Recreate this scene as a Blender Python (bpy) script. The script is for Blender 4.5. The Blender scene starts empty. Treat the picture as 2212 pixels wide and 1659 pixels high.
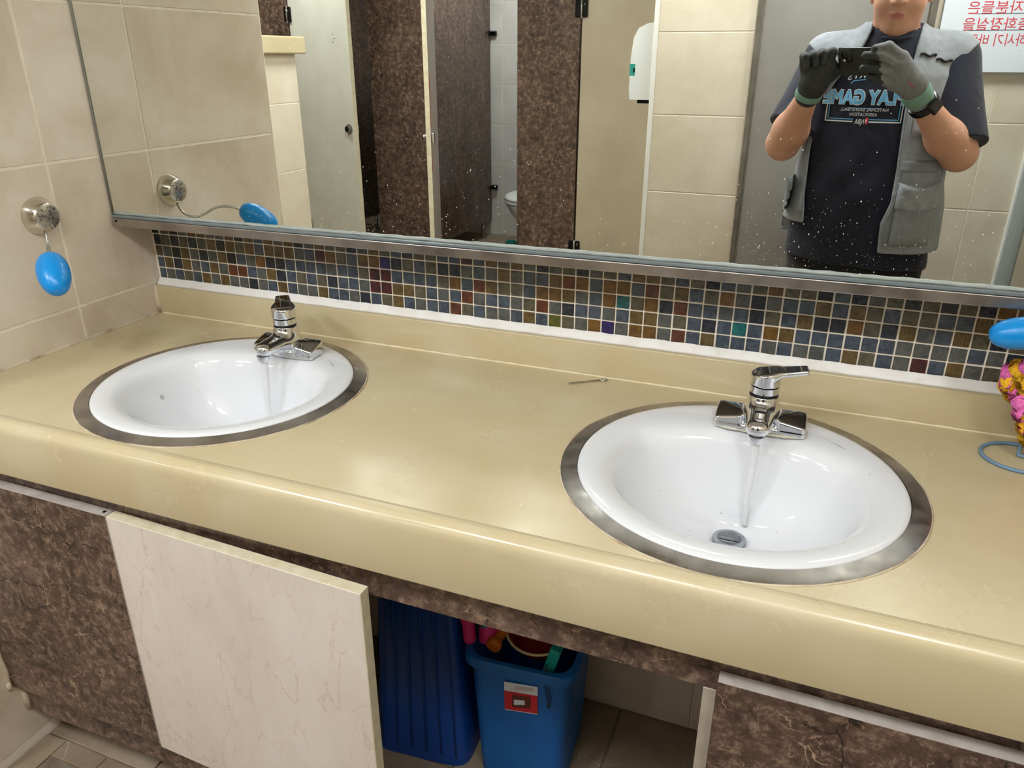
import bpy, bmesh, math, random
import numpy as np
from mathutils import Matrix, Vector
from mathutils.bvhtree import BVHTree

random.seed(7)
SC = bpy.context.scene
COL = SC.collection

# ---------------------------------------------------------------- camera
CAM = Vector((1.464696, -1.375056, 1.421612))
CX = Vector((0.929482429, 0.368865821, 0.000648983))        # image right
CD = Vector((0.145303503, -0.364523136, -0.919787897))      # image down
CF = Vector((-0.339041748, 0.855020988, -0.392415346))      # view direction
cam_data = bpy.data.cameras.new('camera')
cam_data.sensor_fit = 'HORIZONTAL'
cam_data.sensor_width = 36.0
cam_data.lens = 1659.5 / 2212.0 * 36.0
cam_data.clip_start = 0.01
cam = bpy.data.objects.new('camera', cam_data)
COL.objects.link(cam)
m = Matrix((CX, -CD, -CF)).transposed().to_4x4()
m.translation = CAM
cam.matrix_world = m
SC.camera = cam

# ---------------------------------------------------------------- world, exposure
w = bpy.data.worlds.new('world')
w.use_nodes = True
w.node_tree.nodes['Background'].inputs[0].default_value = (0.9, 0.95, 1.0, 1)
w.node_tree.nodes['Background'].inputs[1].default_value = 0.05
SC.world = w
SC.view_settings.view_transform = 'Standard'
SC.view_settings.look = 'None'
SC.view_settings.gamma = 1.0
SC.view_settings.use_curve_mapping = False
SC.view_settings.exposure = 0.12
SC.cycles.sample_clamp_indirect = 5.0

# ceiling lamps of the room: x, y, radius, emission strength
LAMPS = [
    (-0.45, -1.95, 0.20, 60.0, 'round white ceiling lamp over the passage in front of the stalls'),
    (0.45, -1.72, 0.18, 38.0, 'round white ceiling lamp above the first wash basin'),
    (1.12, -1.66, 0.18, 38.0, 'round white ceiling lamp nearest to the person with the phone'),
    (1.90, -1.52, 0.18, 36.0, 'round white ceiling lamp above the right end of the worktop'),
    (-0.70, -4.15, 0.15, 75.0, 'round white ceiling lamp inside the stall with the toilet'),
    (-1.75, -2.75, 0.15, 70.0, 'round white ceiling lamp in front of the ajar stall door'),
]
CEIL = 2.40
Z0 = 0.845          # worktop height
YM = -0.1015        # mirror plane

# ---------------------------------------------------------------- helpers
def lin(v):
    v /= 255.0
    return v / 12.92 if v <= 0.04045 else ((v + 0.055) / 1.055) ** 2.4

def rgb(r, g, b):
    return (lin(r), lin(g), lin(b), 1.0)

class NT:
    def __init__(self, name):
        self.m = bpy.data.materials.new(name)
        self.m.use_nodes = True
        self.t = self.m.node_tree
        self.b = self.t.nodes['Principled BSDF']
    def n(self, typ, **kw):
        nd = self.t.nodes.new(typ)
        for k, v in kw.items():
            if k in nd.inputs:
                nd.inputs[k].default_value = v
            else:
                setattr(nd, k, v)
        return nd
    def l(self, a, b):
        self.t.links.new(a, b)
    def pos(self, rand=False, scale=None):
        g = self.n('ShaderNodeNewGeometry').outputs['Position']
        if rand:
            oi = self.n('ShaderNodeObjectInfo').outputs['Random']
            mul = self.n('ShaderNodeMath', operation='MULTIPLY'); mul.inputs[1].default_value = 37.0
            self.l(oi, mul.inputs[0])
            cb = self.n('ShaderNodeCombineXYZ'); self.l(mul.outputs[0], cb.inputs[0]); self.l(mul.outputs[0], cb.inputs[2])
            ad = self.n('ShaderNodeVectorMath', operation='ADD')
            self.l(g, ad.inputs[0]); self.l(cb.outputs[0], ad.inputs[1])
            g = ad.outputs[0]
        if scale:
            ms = self.n('ShaderNodeVectorMath', operation='MULTIPLY')
            self.l(g, ms.inputs[0]); ms.inputs[1].default_value = scale
            g = ms.outputs[0]
        return g
    def noise(self, vec, scale, detail=6.0, rough=0.55, dist=0.0):
        nz = self.n('ShaderNodeTexNoise')
        nz.inputs['Scale'].default_value = scale; nz.inputs['Detail'].default_value = detail
        nz.inputs['Roughness'].default_value = rough; nz.inputs['Distortion'].default_value = dist
        self.l(vec, nz.inputs['Vector'])
        return nz.outputs['Fac']
    def ramp(self, fac, stops, ease=False):
        r = self.n('ShaderNodeValToRGB')
        cr = r.color_ramp
        if ease: cr.interpolation = 'EASE'
        while len(cr.elements) < len(stops):
            cr.elements.new(0.5)
        for e, (p, col) in zip(cr.elements, stops):
            e.position = p; e.color = col
        self.l(fac, r.inputs[0])
        return r.outputs[0]
    def mix(self, fac, a, b, typ='MIX'):
        mx = self.n('ShaderNodeMix', data_type='RGBA', blend_type=typ)
        if isinstance(fac, float): mx.inputs[0].default_value = fac
        else: self.l(fac, mx.inputs[0])
        for i, s in ((6, a), (7, b)):
            if isinstance(s, tuple): mx.inputs[i].default_value = s
            else: self.l(s, mx.inputs[i])
        return mx.outputs[2]
    def bump(self, h, strength=0.2, dist=0.002):
        b = self.n('ShaderNodeBump'); b.inputs['Strength'].default_value = strength; b.inputs['Distance'].default_value = dist
        self.l(h, b.inputs['Height']); self.l(b.outputs[0], self.b.inputs['Normal'])
    def col(self, s):
        if isinstance(s, tuple): self.b.inputs['Base Color'].default_value = s
        else: self.l(s, self.b.inputs['Base Color'])
    def rough(self, s):
        if isinstance(s, float): self.b.inputs['Roughness'].default_value = s
        else: self.l(s, self.b.inputs['Roughness'])
    def set(self, **kw):
        for k, v in kw.items():
            self.b.inputs[k.replace('_', ' ')].default_value = v

MATS = {}
def simple(name, col, rough=0.5, metal=0.0, col2=None, scale=20.0, bump=0.0, bscale=80.0, bdist=0.001, rand=False, lo=0.35, hi=0.65, r2=None, **kw):
    """base colour, optionally mottled with a second colour, optional fine relief"""
    t = NT(name)
    if col2 is not None or bump or r2 is not None:
        p = t.pos(rand)
    if col2 is not None:
        t.col(t.ramp(t.noise(p, scale), [(lo, col), (hi, col2)]))
    else:
        t.col(col)
    if r2 is not None:
        t.rough(t.ramp(t.noise(p, scale * 1.7), [(0.35, (rough,) * 3 + (1,)), (0.65, (r2,) * 3 + (1,))]))
    else:
        t.rough(float(rough))
    t.set(Metallic=metal, **kw)
    if bump:
        t.bump(t.noise(p, bscale, 3.0), bump, bdist)
    MATS[name] = t.m
    return t.m

# world matrices of the things that parent others (meshes are built in world space)
def _world(p):
    return p.get('_w') and Matrix(p['_w']) or Matrix.Identity(4)
WORLD = {}

def link(name, me, parent=None, local=False, loc=None):
    o = bpy.data.objects.new(name, me)
    COL.objects.link(o)
    if parent is not None:
        o.parent = parent
        if not local and parent.name in WORLD:
            o.matrix_parent_inverse = WORLD[parent.name].inverted()
    if loc is not None:
        o.location = loc
    return o

def tag(o, label=None, cat=None, group=None, kind=None):
    if label: o['label'] = label
    if cat: o['category'] = cat
    if group: o['group'] = group
    if kind: o['kind'] = kind
    return o

def thing(name, loc, label, cat, group=None, rotz=0.0):
    o = bpy.data.objects.new(name, None)
    o.empty_display_size = 0.05
    COL.objects.link(o)
    o.location = loc
    o.rotation_euler = (0, 0, rotz)
    WORLD[o.name] = Matrix.Translation(loc) @ Matrix.Rotation(rotz, 4, 'Z')
    return tag(o, label, cat, group)

def mesh_from(name, verts, faces, mat=None, smooth=False, mats=None, fmat=None):
    me = bpy.data.meshes.new(name)
    me.from_pydata([tuple(v) for v in verts], [], [tuple(f) for f in faces])
    if mats:
        for mm in mats: me.materials.append(mm)
        if fmat is not None:
            me.polygons.foreach_set('material_index', np.asarray(fmat, dtype=np.int32))
    elif mat:
        me.materials.append(mat)
    if smooth:
        me.polygons.foreach_set('use_smooth', [True] * len(me.polygons))
    me.update()
    return me

def fix_normals(me):
    bm = bmesh.new(); bm.from_mesh(me)
    bmesh.ops.recalc_face_normals(bm, faces=bm.faces)
    bm.to_mesh(me); bm.free()
    return me

def bm_box(bm, lo, hi, bevel=0.0, seg=1, rot=None):
    """a box added to a bmesh, optionally bevelled"""
    lo = Vector(lo); hi = Vector(hi)
    c = (lo + hi) / 2; s = hi - lo
    sub = bmesh.new()
    bmesh.ops.create_cube(sub, size=1.0)
    for v in sub.verts:
        v.co = Vector((v.co.x * s.x, v.co.y * s.y, v.co.z * s.z))
    if bevel > 0:
        bmesh.ops.bevel(sub, geom=list(sub.edges), offset=bevel, segments=seg, profile=0.5, affect='EDGES')
    for v in sub.verts:
        if rot is not None: v.co = rot @ v.co
        v.co += c
    tmp = bpy.data.meshes.new('tmp')
    sub.to_mesh(tmp); sub.free()
    bm.from_mesh(tmp)
    bpy.data.meshes.remove(tmp)

def bm_mesh(name, bm, mat, smooth=False):
    me = bpy.data.meshes.new(name)
    bm.to_mesh(me); bm.free()
    if mat: me.materials.append(mat)
    if smooth:
        me.polygons.foreach_set('use_smooth', [True] * len(me.polygons))
    return me

def box(name, lo, hi, mat, parent=None, bevel=0.0, seg=1, rot=None, local=False, smooth=False):
    bm = bmesh.new()
    bm_box(bm, lo, hi, bevel, seg, rot)
    return link(name, bm_mesh(name, bm, mat, smooth), parent, local)

def frame_of(d):
    d = Vector(d).normalized()
    a = Vector((0, 0, 1)) if abs(d.z) < 0.9 else Vector((1, 0, 0))
    u = d.cross(a).normalized(); v = d.cross(u).normalized()
    return u, v

def smooth_path(pts, n=8):
    """Catmull-Rom through points"""
    P = [Vector(p) for p in pts]
    out = []
    for i in range(len(P) - 1):
        p0 = P[max(i - 1, 0)]; p1 = P[i]; p2 = P[i + 1]; p3 = P[min(i + 2, len(P) - 1)]
        for k in range(n):
            t = k / n
            out.append(0.5 * ((2 * p1) + (p2 - p0) * t + (2 * p0 - 5 * p1 + 4 * p2 - p3) * t * t + (3 * p1 - p0 - 3 * p2 + p3) * t ** 3))
    out.append(P[-1])
    return out

def tube_data(path, rad, seg=12, caps=True, closed=False, flat=1.0):
    P = [Vector(p) for p in path]
    n = len(P)
    R = rad if hasattr(rad, '__len__') else [rad] * n
    verts, faces = [], []
    u = None
    for i in range(n):
        if closed: d = P[(i + 1) % n] - P[i - 1]
        else: d = P[min(i + 1, n - 1)] - P[max(i - 1, 0)]
        d.normalize()
        if u is None:
            u, v = frame_of(d)
        else:
            u = (u - d * u.dot(d)).normalized(); v = d.cross(u)
        for k in range(seg):
            a = 2 * math.pi * k / seg
            verts.append(P[i] + (u * math.cos(a) + v * math.sin(a) * flat) * R[i])
    for i in range(n if closed else n - 1):
        j = (i + 1) % n
        for k in range(seg):
            k2 = (k + 1) % seg
            faces.append((i * seg + k, i * seg + k2, j * seg + k2, j * seg + k))
    if caps and not closed:
        faces.append(tuple(range(seg - 1, -1, -1)))
        faces.append(tuple((n - 1) * seg + k for k in range(seg)))
    return verts, faces

def tube(name, path, rad, mat, parent=None, seg=12, local=False, closed=False, caps=True, flat=1.0):
    v, f = tube_data(path, rad, seg, caps, closed, flat)
    me = fix_normals(mesh_from(name, v, f, mat, True))
    return link(name, me, parent, local)

def loft_data(rings):
    """rings of equal length, joined in order; end rings capped"""
    s = len(rings[0])
    verts = [v for r in rings for v in r]
    faces = []
    for i in range(len(rings) - 1):
        for k in range(s):
            k2 = (k + 1) % s
            faces.append((i * s + k, i * s + k2, (i + 1) * s + k2, (i + 1) * s + k))
    return verts, faces

def ellipse(cx, cy, z, a, b, n=64, pw=2.0):
    out = []
    for k in range(n):
        t = 2 * math.pi * k / n
        c_, s_ = math.cos(t), math.sin(t)
        out.append((cx + a * math.copysign(abs(c_) ** (2 / pw), c_), cy + b * math.copysign(abs(s_) ** (2 / pw), s_), z))
    return out

def lathe(name, profile, center, axis, mat, parent=None, seg=40, local=False, smooth=True, cap0=True, cap1=True):
    """profile: (distance along axis, radius)"""
    ax = Vector(axis).normalized(); u, v = frame_of(ax); c = Vector(center)
    rings = []
    for h, r in profile:
        rings.append([c + ax * h + (u * math.cos(2 * math.pi * k / seg) + v * math.sin(2 * math.pi * k / seg)) * r for k in range(seg)])
    vs, fs = loft_data(rings)
    if cap0: fs.append(tuple(range(seg - 1, -1, -1)))
    if cap1: fs.append(tuple((len(rings) - 1) * seg + k for k in range(seg)))
    me = fix_normals(mesh_from(name, vs, fs, mat, smooth))
    if smooth:
        sharp_edges(me, 40)
    return link(name, me, parent, local)

def sharp_edges(me, deg=35):
    bm = bmesh.new(); bm.from_mesh(me)
    lim = math.radians(deg)
    for e in bm.edges:
        if len(e.link_faces) == 2 and e.calc_face_angle(0) > lim:
            e.smooth = False
    bm.to_mesh(me); bm.free()

# ---------------------------------------------------------------- signed distance modelling (surface nets)
def smin(a, b, k):
    h = np.clip(0.5 + 0.5 * (b - a) / k, 0, 1)
    return b * (1 - h) + a * h - k * h * (1 - h)
def smax(a, b, k):
    return -smin(-a, -b, k)
def cone(P, a, b, ra, rb, sy=1.0):
    a = np.asarray(a, float); b = np.asarray(b, float)
    ab = b - a
    t = np.clip(((P - a) @ ab) / (ab @ ab), 0, 1)
    return np.linalg.norm(P - a - t[:, None] * ab, axis=1) - (ra + (rb - ra) * t)
def ell(P, c, r):
    q = (P - np.asarray(c, float)) / np.asarray(r, float)
    k0 = np.linalg.norm(q, axis=1) + 1e-9
    k1 = np.linalg.norm(q / np.asarray(r, float), axis=1) + 1e-9
    return k0 * (k0 - 1) / k1
def rbox(P, c, h, r, R=None):
    q = P - np.asarray(c, float)
    if R is not None: q = q @ np.asarray(R, float)
    d = np.abs(q) - np.asarray(h, float) + r
    return np.linalg.norm(np.maximum(d, 0), axis=1) + np.minimum(d.max(axis=1), 0) - r

def sdf_mesh(fn, lo, hi, h, proj=2):
    """vertices and quads of the zero level of fn in a box, evaluated only near the surface"""
    lo = np.asarray(lo, float); hi = np.asarray(hi, float)
    n = np.ceil((hi - lo) / h).astype(int) + 1
    B = 8
    nb = np.ceil(n / B).astype(int)
    F = np.empty(nb * B, np.float32)
    cen = [lo[i] + (np.arange(nb[i]) * B + (B - 1) / 2) * h for i in range(3)]
    G = np.stack(np.meshgrid(*cen, indexing='ij'), -1).reshape(-1, 3)
    fc = fn(G)
    act = np.abs(fc) < B * h * 1.15
    F4 = F.reshape(nb[0], B, nb[1], B, nb[2], B).transpose(0, 2, 4, 1, 3, 5)
    base = np.sign(fc).reshape(nb).astype(np.float32)
    Fb = np.broadcast_to(base[..., None, None, None], tuple(nb) + (B, B, B)).copy()
    off = np.stack(np.meshgrid(*[np.arange(B)] * 3, indexing='ij'), -1).reshape(-1, 3)
    idx = np.argwhere(act.reshape(nb))
    for s in range(0, len(idx), 400):
        ii = idx[s:s + 400]
        P = lo + (ii[:, None, :] * B + off[None]) * h
        v = fn(P.reshape(-1, 3)).reshape(len(ii), B, B, B)
        Fb[ii[:, 0], ii[:, 1], ii[:, 2]] = v
    F = Fb.transpose(0, 3, 1, 4, 2, 5).reshape(nb * B)
    nx, ny, nz = F.shape
    S = F < 0
    acc = np.zeros((nx - 1, ny - 1, nz - 1, 3), np.float32); cnt = np.zeros((nx - 1, ny - 1, nz - 1), np.float32)
    for ax in range(3):
        for d1 in (0, 1):
            for d2 in (0, 1):
                o = [0, 0, 0]; others = [i for i in range(3) if i != ax]
                o[others[0]] = d1; o[others[1]] = d2
                sa = tuple(slice(o[i], F.shape[i] - 1 + o[i]) for i in range(3))
                ob = list(o); ob[ax] = 1
                sb = tuple(slice(ob[i], F.shape[i] - 1 + ob[i]) for i in range(3))
                a = F[sa]; b = F[sb]
                msk = S[sa] != S[sb]
                t = a[msk] / (a[msk] - b[msk])
                p = np.zeros((msk.sum(), 3), np.float32); p[:] = o; p[:, ax] = t
                acc[msk] += p; cnt[msk] += 1
    cells = np.argwhere(cnt > 0)
    ids = -np.ones(cnt.shape, np.int64); ids[tuple(cells.T)] = np.arange(len(cells))
    V = lo + (cells + acc[tuple(cells.T)] / cnt[tuple(cells.T)][:, None]) * h
    Q = []
    for ax in range(3):
        u, v = [i for i in range(3) if i != ax]
        sa = [slice(1, -1)] * 3; sa[ax] = slice(0, -1)
        sb = [slice(1, -1)] * 3; sb[ax] = slice(1, None)
        A = S[tuple(sa)]; Bm = S[tuple(sb)]
        e = np.argwhere(A != Bm)
        g = e.copy()
        g[:, u] += 1; g[:, v] += 1
        flip = A[tuple(e.T)]
        q = []
        for (du, dv) in ((1, 1), (0, 1), (0, 0), (1, 0)):
            c_ = g.copy(); c_[:, u] -= du; c_[:, v] -= dv
            q.append(ids[tuple(c_.T)])
        q = np.stack(q, 1)
        if ax == 1: flip = ~flip
        q[~flip] = q[~flip][:, ::-1]
        Q.append(q)
    Q = np.concatenate(Q)
    Q = Q[(Q >= 0).all(1)]
    for _ in range(proj):
        f0 = fn(V); g = np.empty_like(V)
        for i in range(3):
            d = np.zeros(3); d[i] = h * 0.25
            g[:, i] = (fn(V + d) - fn(V - d)) / (h * 0.5)
        gn = (g ** 2).sum(1) + 1e-9
        st = f0 / gn
        st = np.clip(st, -h * 0.6, h * 0.6)
        V = V - g * st[:, None]
    return V, Q

def sdf_obj(name, fn, lo, hi, h, mat, parent=None, local=False, mats=None, fmat=None, proj=2):
    V, Q = sdf_mesh(fn, lo, hi, h, proj)
    me = bpy.data.meshes.new(name)
    me.vertices.add(len(V)); me.vertices.foreach_set('co', V.astype(np.float32).ravel())
    me.loops.add(len(Q) * 4); me.loops.foreach_set('vertex_index', Q.astype(np.int32).ravel())
    me.polygons.add(len(Q)); me.polygons.foreach_set('loop_start', np.arange(0, len(Q) * 4, 4, dtype=np.int32))
    me.update(calc_edges=True)
    me.polygons.foreach_set('use_smooth', np.ones(len(Q), bool))
    if mats:
        for mm in mats: me.materials.append(mm)
        me.polygons.foreach_set('material_index', np.asarray(fmat(V[Q].mean(1)), np.int32))
    else:
        me.materials.append(mat)
    me.update()
    return link(name, me, parent, local)
# ---------------------------------------------------------------- materials
def tile_material(name, c1, c2, c3, rough=0.28):
    t = NT(name); p = t.pos(True)
    a = t.ramp(t.noise(p, 4.5, 5, 0.55, 0.4), [(0.30, c1), (0.52, c2), (0.72, c3)])
    fine = t.noise(p, 60, 4)
    a = t.mix(0.10, a, t.ramp(fine, [(0.3, (0.35, 0.30, 0.25, 1)), (0.7, (0.95, 0.9, 0.85, 1))]), 'SOFT_LIGHT')
    # thin pale hairlines of the glaze print
    v = t.n('ShaderNodeTexVoronoi', feature='DISTANCE_TO_EDGE'); v.inputs['Scale'].default_value = 5.5
    mixv = t.n('ShaderNodeMix', data_type='VECTOR'); mixv.inputs[0].default_value = 0.22
    nz = t.n('ShaderNodeTexNoise'); nz.inputs['Scale'].default_value = 6; nz.inputs['Detail'].default_value = 6
    t.l(p, nz.inputs['Vector']); t.l(p, mixv.inputs[4]); t.l(nz.outputs['Color'], mixv.inputs[5]); t.l(mixv.outputs[1], v.inputs['Vector'])
    ln = t.ramp(v.outputs[0], [(0.0, (1, 1, 1, 1)), (0.012, (0, 0, 0, 1))])
    msk = t.ramp(t.noise(p, 7, 3), [(0.56, (0, 0, 0, 1)), (0.64, (0.4, 0.4, 0.4, 1))])
    mm = t.n('ShaderNodeMath', operation='MULTIPLY'); t.l(ln, mm.inputs[0]); t.l(msk, mm.inputs[1])
    a = t.mix(mm.outputs[0], a, rgb(222, 208, 190))
    t.col(a); t.rough(rough)
    t.bump(fine, 0.05, 0.001)
    MATS[name] = t.m
    return t.m

tile_left = tile_material('beige_wall_tile', rgb(196, 180, 160), rgb(214, 201, 183), rgb(226, 216, 202), 0.3)
tile_far = tile_material('sand_wall_tile', rgb(212, 200, 178), rgb(222, 211, 191), rgb(229, 220, 203), 0.3)
tile_grey = tile_material('pale_grey_tile', rgb(208, 205, 200), rgb(216, 213, 208), rgb(224, 222, 218), 0.25)
tile_floor = tile_material('floor_tile', rgb(122, 106, 88), rgb(144, 127, 107), rgb(164, 148, 128), 0.45)
grout = simple('grout_cream', rgb(240, 232, 216), 0.9, col2=rgb(228, 216, 196), scale=30, bump=0.3, bscale=300)
grout_floor = simple('floor_grout', rgb(150, 136, 116), 0.9, col2=rgb(96, 84, 70), scale=12)
white_caulk = simple('white_caulk', rgb(236, 234, 230), 0.45, col2=rgb(222, 214, 204), scale=30, lo=0.45, hi=0.8, bump=0.25, bscale=90)
dirty_caulk = simple('stained_caulk', rgb(206, 192, 168), 0.6, col2=rgb(132, 104, 76), scale=22, lo=0.45, hi=0.75, bump=0.3, bscale=120)
grey_silicone = simple('grey_silicone', rgb(150, 158, 154), 0.35, col2=rgb(166, 174, 170), scale=26, bump=0.25, bscale=60)
ceiling_white = simple('ceiling_white', rgb(232, 230, 224), 0.8)
paint_white = simple('white_paint', rgb(235, 234, 228), 0.45)

def brown_marble():
    t = NT('brown_marble_laminate'); p = t.pos()
    base = t.ramp(t.noise(p, 6.0, 12, 0.74, 0.25), [(0.33, rgb(36, 28, 24)), (0.46, rgb(74, 57, 48)), (0.56, rgb(98, 77, 66)), (0.70, rgb(142, 120, 105))])
    sp = t.ramp(t.noise(p, 42, 10, 0.8, 0.2), [(0.38, rgb(30, 23, 20)), (0.50, rgb(92, 70, 58)), (0.64, rgb(182, 156, 134))])
    base = t.mix(0.5, base, sp)
    def veins(scale, width, warp, wscale, lo, hi, offs):
        nz = t.n('ShaderNodeTexNoise'); nz.inputs['Scale'].default_value = wscale; nz.inputs['Detail'].default_value = 5
        t.l(p, nz.inputs['Vector'])
        sb_ = t.n('ShaderNodeVectorMath', operation='SUBTRACT'); t.l(nz.outputs['Color'], sb_.inputs[0]); sb_.inputs[1].default_value = (.5, .5, .5)
        ml = t.n('ShaderNodeVectorMath', operation='SCALE'); t.l(sb_.outputs[0], ml.inputs[0]); ml.inputs[3].default_value = warp
        ad = t.n('ShaderNodeVectorMath', operation='ADD'); t.l(p, ad.inputs[0]); t.l(ml.outputs[0], ad.inputs[1])
        a2 = t.n('ShaderNodeVectorMath', operation='ADD'); t.l(ad.outputs[0], a2.inputs[0]); a2.inputs[1].default_value = (offs, offs * 2, offs * 3)
        v = t.n('ShaderNodeTexVoronoi', feature='DISTANCE_TO_EDGE'); v.inputs['Scale'].default_value = scale
        t.l(a2.outputs[0], v.inputs['Vector'])
        ln = t.ramp(v.outputs[0], [(0.0, (1, 1, 1, 1)), (width, (0, 0, 0, 1))])
        n2 = t.noise(a2.outputs[0], scale * 0.9, 4, 0.6)
        msk = t.ramp(n2, [(lo, (0, 0, 0, 1)), (hi, (1, 1, 1, 1))])
        mm = t.n('ShaderNodeMath', operation='MULTIPLY'); t.l(ln, mm.inputs[0]); t.l(msk, mm.inputs[1])
        return mm.outputs[0]
    base = t.mix(veins(14.0, 0.035, 0.06, 22, 0.50, 0.58, 3.1), base, rgb(28, 21, 20))
    base = t.mix(veins(9.0, 0.013, 0.08, 16, 0.55, 0.62, 0.0), base, rgb(176, 150, 124))
    base = t.mix(veins(30.0, 0.030, 0.03, 48, 0.57, 0.64, 7.7), base, rgb(168, 142, 120))
    t.col(base); t.rough(0.28)
    MATS['brown'] = t.m
    return t.m
brown = brown_marble()

def cream_marble():
    t = NT('cream_marble_laminate'); p = t.pos(scale=(1.0, 1.0, 0.42))
    base = t.ramp(t.noise(p, 9, 7, 0.6, 0.3), [(0.3, rgb(208, 196, 184)), (0.65, rgb(222, 212, 202))])
    def vein(scale, width, warp, amt, offs):
        nz = t.n('ShaderNodeTexNoise'); nz.inputs['Scale'].default_value = scale * 1.6; nz.inputs['Detail'].default_value = 6
        nz.inputs['Roughness'].default_value = 0.65
        t.l(p, nz.inputs['Vector'])
        sb_ = t.n('ShaderNodeVectorMath', operation='SUBTRACT'); t.l(nz.outputs['Color'], sb_.inputs[0]); sb_.inputs[1].default_value = (.5 - offs, .5, .5)
        ml = t.n('ShaderNodeVectorMath', operation='SCALE'); t.l(sb_.outputs[0], ml.inputs[0]); ml.inputs[3].default_value = warp
        ad = t.n('ShaderNodeVectorMath', operation='ADD'); t.l(p, ad.inputs[0]); t.l(ml.outputs[0], ad.inputs[1])
        v = t.n('ShaderNodeTexVoronoi', feature='DISTANCE_TO_EDGE'); v.inputs['Scale'].default_value = scale
        t.l(ad.outputs[0], v.inputs['Vector'])
        ln = t.ramp(v.outputs[0], [(0.0, (amt, amt, amt, 1)), (width, (0, 0, 0, 1))])
        msk = t.ramp(t.noise(ad.outputs[0], scale, 3), [(0.46, (0, 0, 0, 1)), (0.58, (1, 1, 1, 1))])
        mm = t.n('ShaderNodeMath', operation='MULTIPLY'); t.l(ln, mm.inputs[0]); t.l(msk, mm.inputs[1])
        return mm.outputs[0]
    base = t.mix(vein(16, 0.020, 0.05, 0.55, 0.0), base, rgb(182, 158, 142))
    base = t.mix(vein(30, 0.030, 0.03, 0.35, 5.0), base, rgb(190, 166, 152))
    t.col(base); t.rough(0.32)
    return t.m
cream_lam = cream_marble()
edge_cream = simple('cream_edge_band', rgb(226, 218, 190), 0.4, col2=rgb(212, 200, 168), scale=40)
edge_grey = simple('grey_edge_band', rgb(168, 158, 150), 0.4, col2=rgb(188, 180, 172), scale=35, r2=0.6)
door_cream = simple('cream_door_laminate', rgb(222, 220, 206), 0.38, col2=rgb(214, 211, 196), scale=6)
door_tan = simple('tan_door_laminate', rgb(198, 186, 162), 0.4, col2=rgb(188, 174, 150), scale=5)
door_inner = simple('grey_door_inside', rgb(176, 166, 154), 0.45)

def solid_surface():
    t = NT('cream_solid_surface'); p = t.pos()
    base = t.ramp(t.noise(p, 2.2, 3, 0.5), [(0.30, rgb(194, 178, 141)), (0.70, rgb(202, 188, 153))])
    # water marks: a thin pale film, densest on the top around the second basin
    film = t.ramp(t.noise(p, 7, 4, 0.5), [(0.42, (0, 0, 0, 1)), (0.85, (0.45, 0.45, 0.45, 1))], True)
    base = t.mix(film, base, rgb(216, 206, 184))
    spk = t.ramp(t.noise(p, 260, 2, 0.5), [(0.70, (0, 0, 0, 1)), (0.78, (0.35, 0.35, 0.35, 1))])
    base = t.mix(spk, base, rgb(228, 218, 192))
    t.col(base)
    t.rough(t.ramp(t.noise(p, 8, 5, 0.55), [(0.30, (0.17,) * 3 + (1,)), (0.75, (0.30,) * 3 + (1,))], True))
    t.set(IOR=1.5)
    t.bump(t.noise(p, 140, 4), 0.05, 0.0008)
    return t.m
solid = solid_surface()

porcelain = simple('white_porcelain', rgb(226, 228, 232), 0.07, IOR=1.55)
steel = simple('brushed_steel', rgb(176, 170, 164), 0.30, 1.0, col2=rgb(150, 144, 140), scale=14, bump=0.12, bscale=220, r2=0.42)
ring_steel = simple('worn_steel_ring', rgb(190, 186, 182), 0.26, 1.0, col2=rgb(150, 145, 140), scale=16, r2=0.42)
chrome = simple('chrome', rgb(226, 228, 232), 0.05, 1.0)
chrome_dull = simple('spotted_chrome', rgb(196, 194, 188), 0.14, 1.0, col2=rgb(84, 82, 80), scale=170, lo=0.56, hi=0.64, r2=0.4)
chrome_warm = simple('satin_chrome', rgb(216, 212, 202), 0.16, 1.0)
wire_chrome = simple('wire_steel', rgb(190, 188, 184), 0.2, 1.0)
dark_metal = simple('black_chrome', rgb(38, 40, 42), 0.2, 0.9)
gap_black = simple('dark_gap', rgb(14, 14, 14), 0.6)
door_steel = simple('door_stainless', rgb(196, 194, 190), 0.48, 0.85, col2=rgb(182, 180, 176), scale=3)
mirror_glass = simple('mirror_glass', (0.85, 0.875, 0.825, 1), 0.0, 1.0)
edge_glass = simple('mirror_edge', rgb(116, 126, 128), 0.15)
soap_blue = simple('blue_soap', rgb(0, 138, 216), 0.3)
bin_blue = simple('blue_plastic', rgb(10, 96, 176), 0.38, col2=rgb(16, 108, 186), scale=9, r2=0.5)
bin_navy = simple('deep_blue_plastic', rgb(8, 60, 140), 0.4, col2=rgb(10, 70, 152), scale=6)
wire_blue = simple('blue_grey_wire', rgb(108, 140, 168), 0.4)
plastic_white = simple('white_plastic', rgb(226, 228, 226), 0.35)
plastic_teal = simple('teal_plastic', rgb(40, 150, 136), 0.4)
pink = simple('pink_yarn', rgb(232, 96, 176), 0.95, col2=rgb(244, 130, 196), scale=220, bump=0.9, bscale=420, bdist=0.002)
yellow = simple('yellow_yarn', rgb(246, 176, 18), 0.95, col2=rgb(250, 200, 50), scale=220, bump=0.9, bscale=420, bdist=0.002)
pink_rubber = simple('pink_rubber', rgb(214, 40, 120), 0.5)
teal_rubber = simple('teal_rubber', rgb(20, 160, 150), 0.5)
orange_wood = simple('orange_handle', rgb(206, 110, 40), 0.45)
red_enamel = simple('red_basin_plastic', rgb(150, 28, 40), 0.4)
ivory = simple('ivory_rim', rgb(214, 196, 150), 0.4)
black_wire = simple('black_wire', rgb(24, 22, 22), 0.5)
paper = simple('paper_white', rgb(226, 232, 242), 0.6)
red_ink = simple('red_ink', rgb(214, 62, 76), 0.7)
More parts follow.
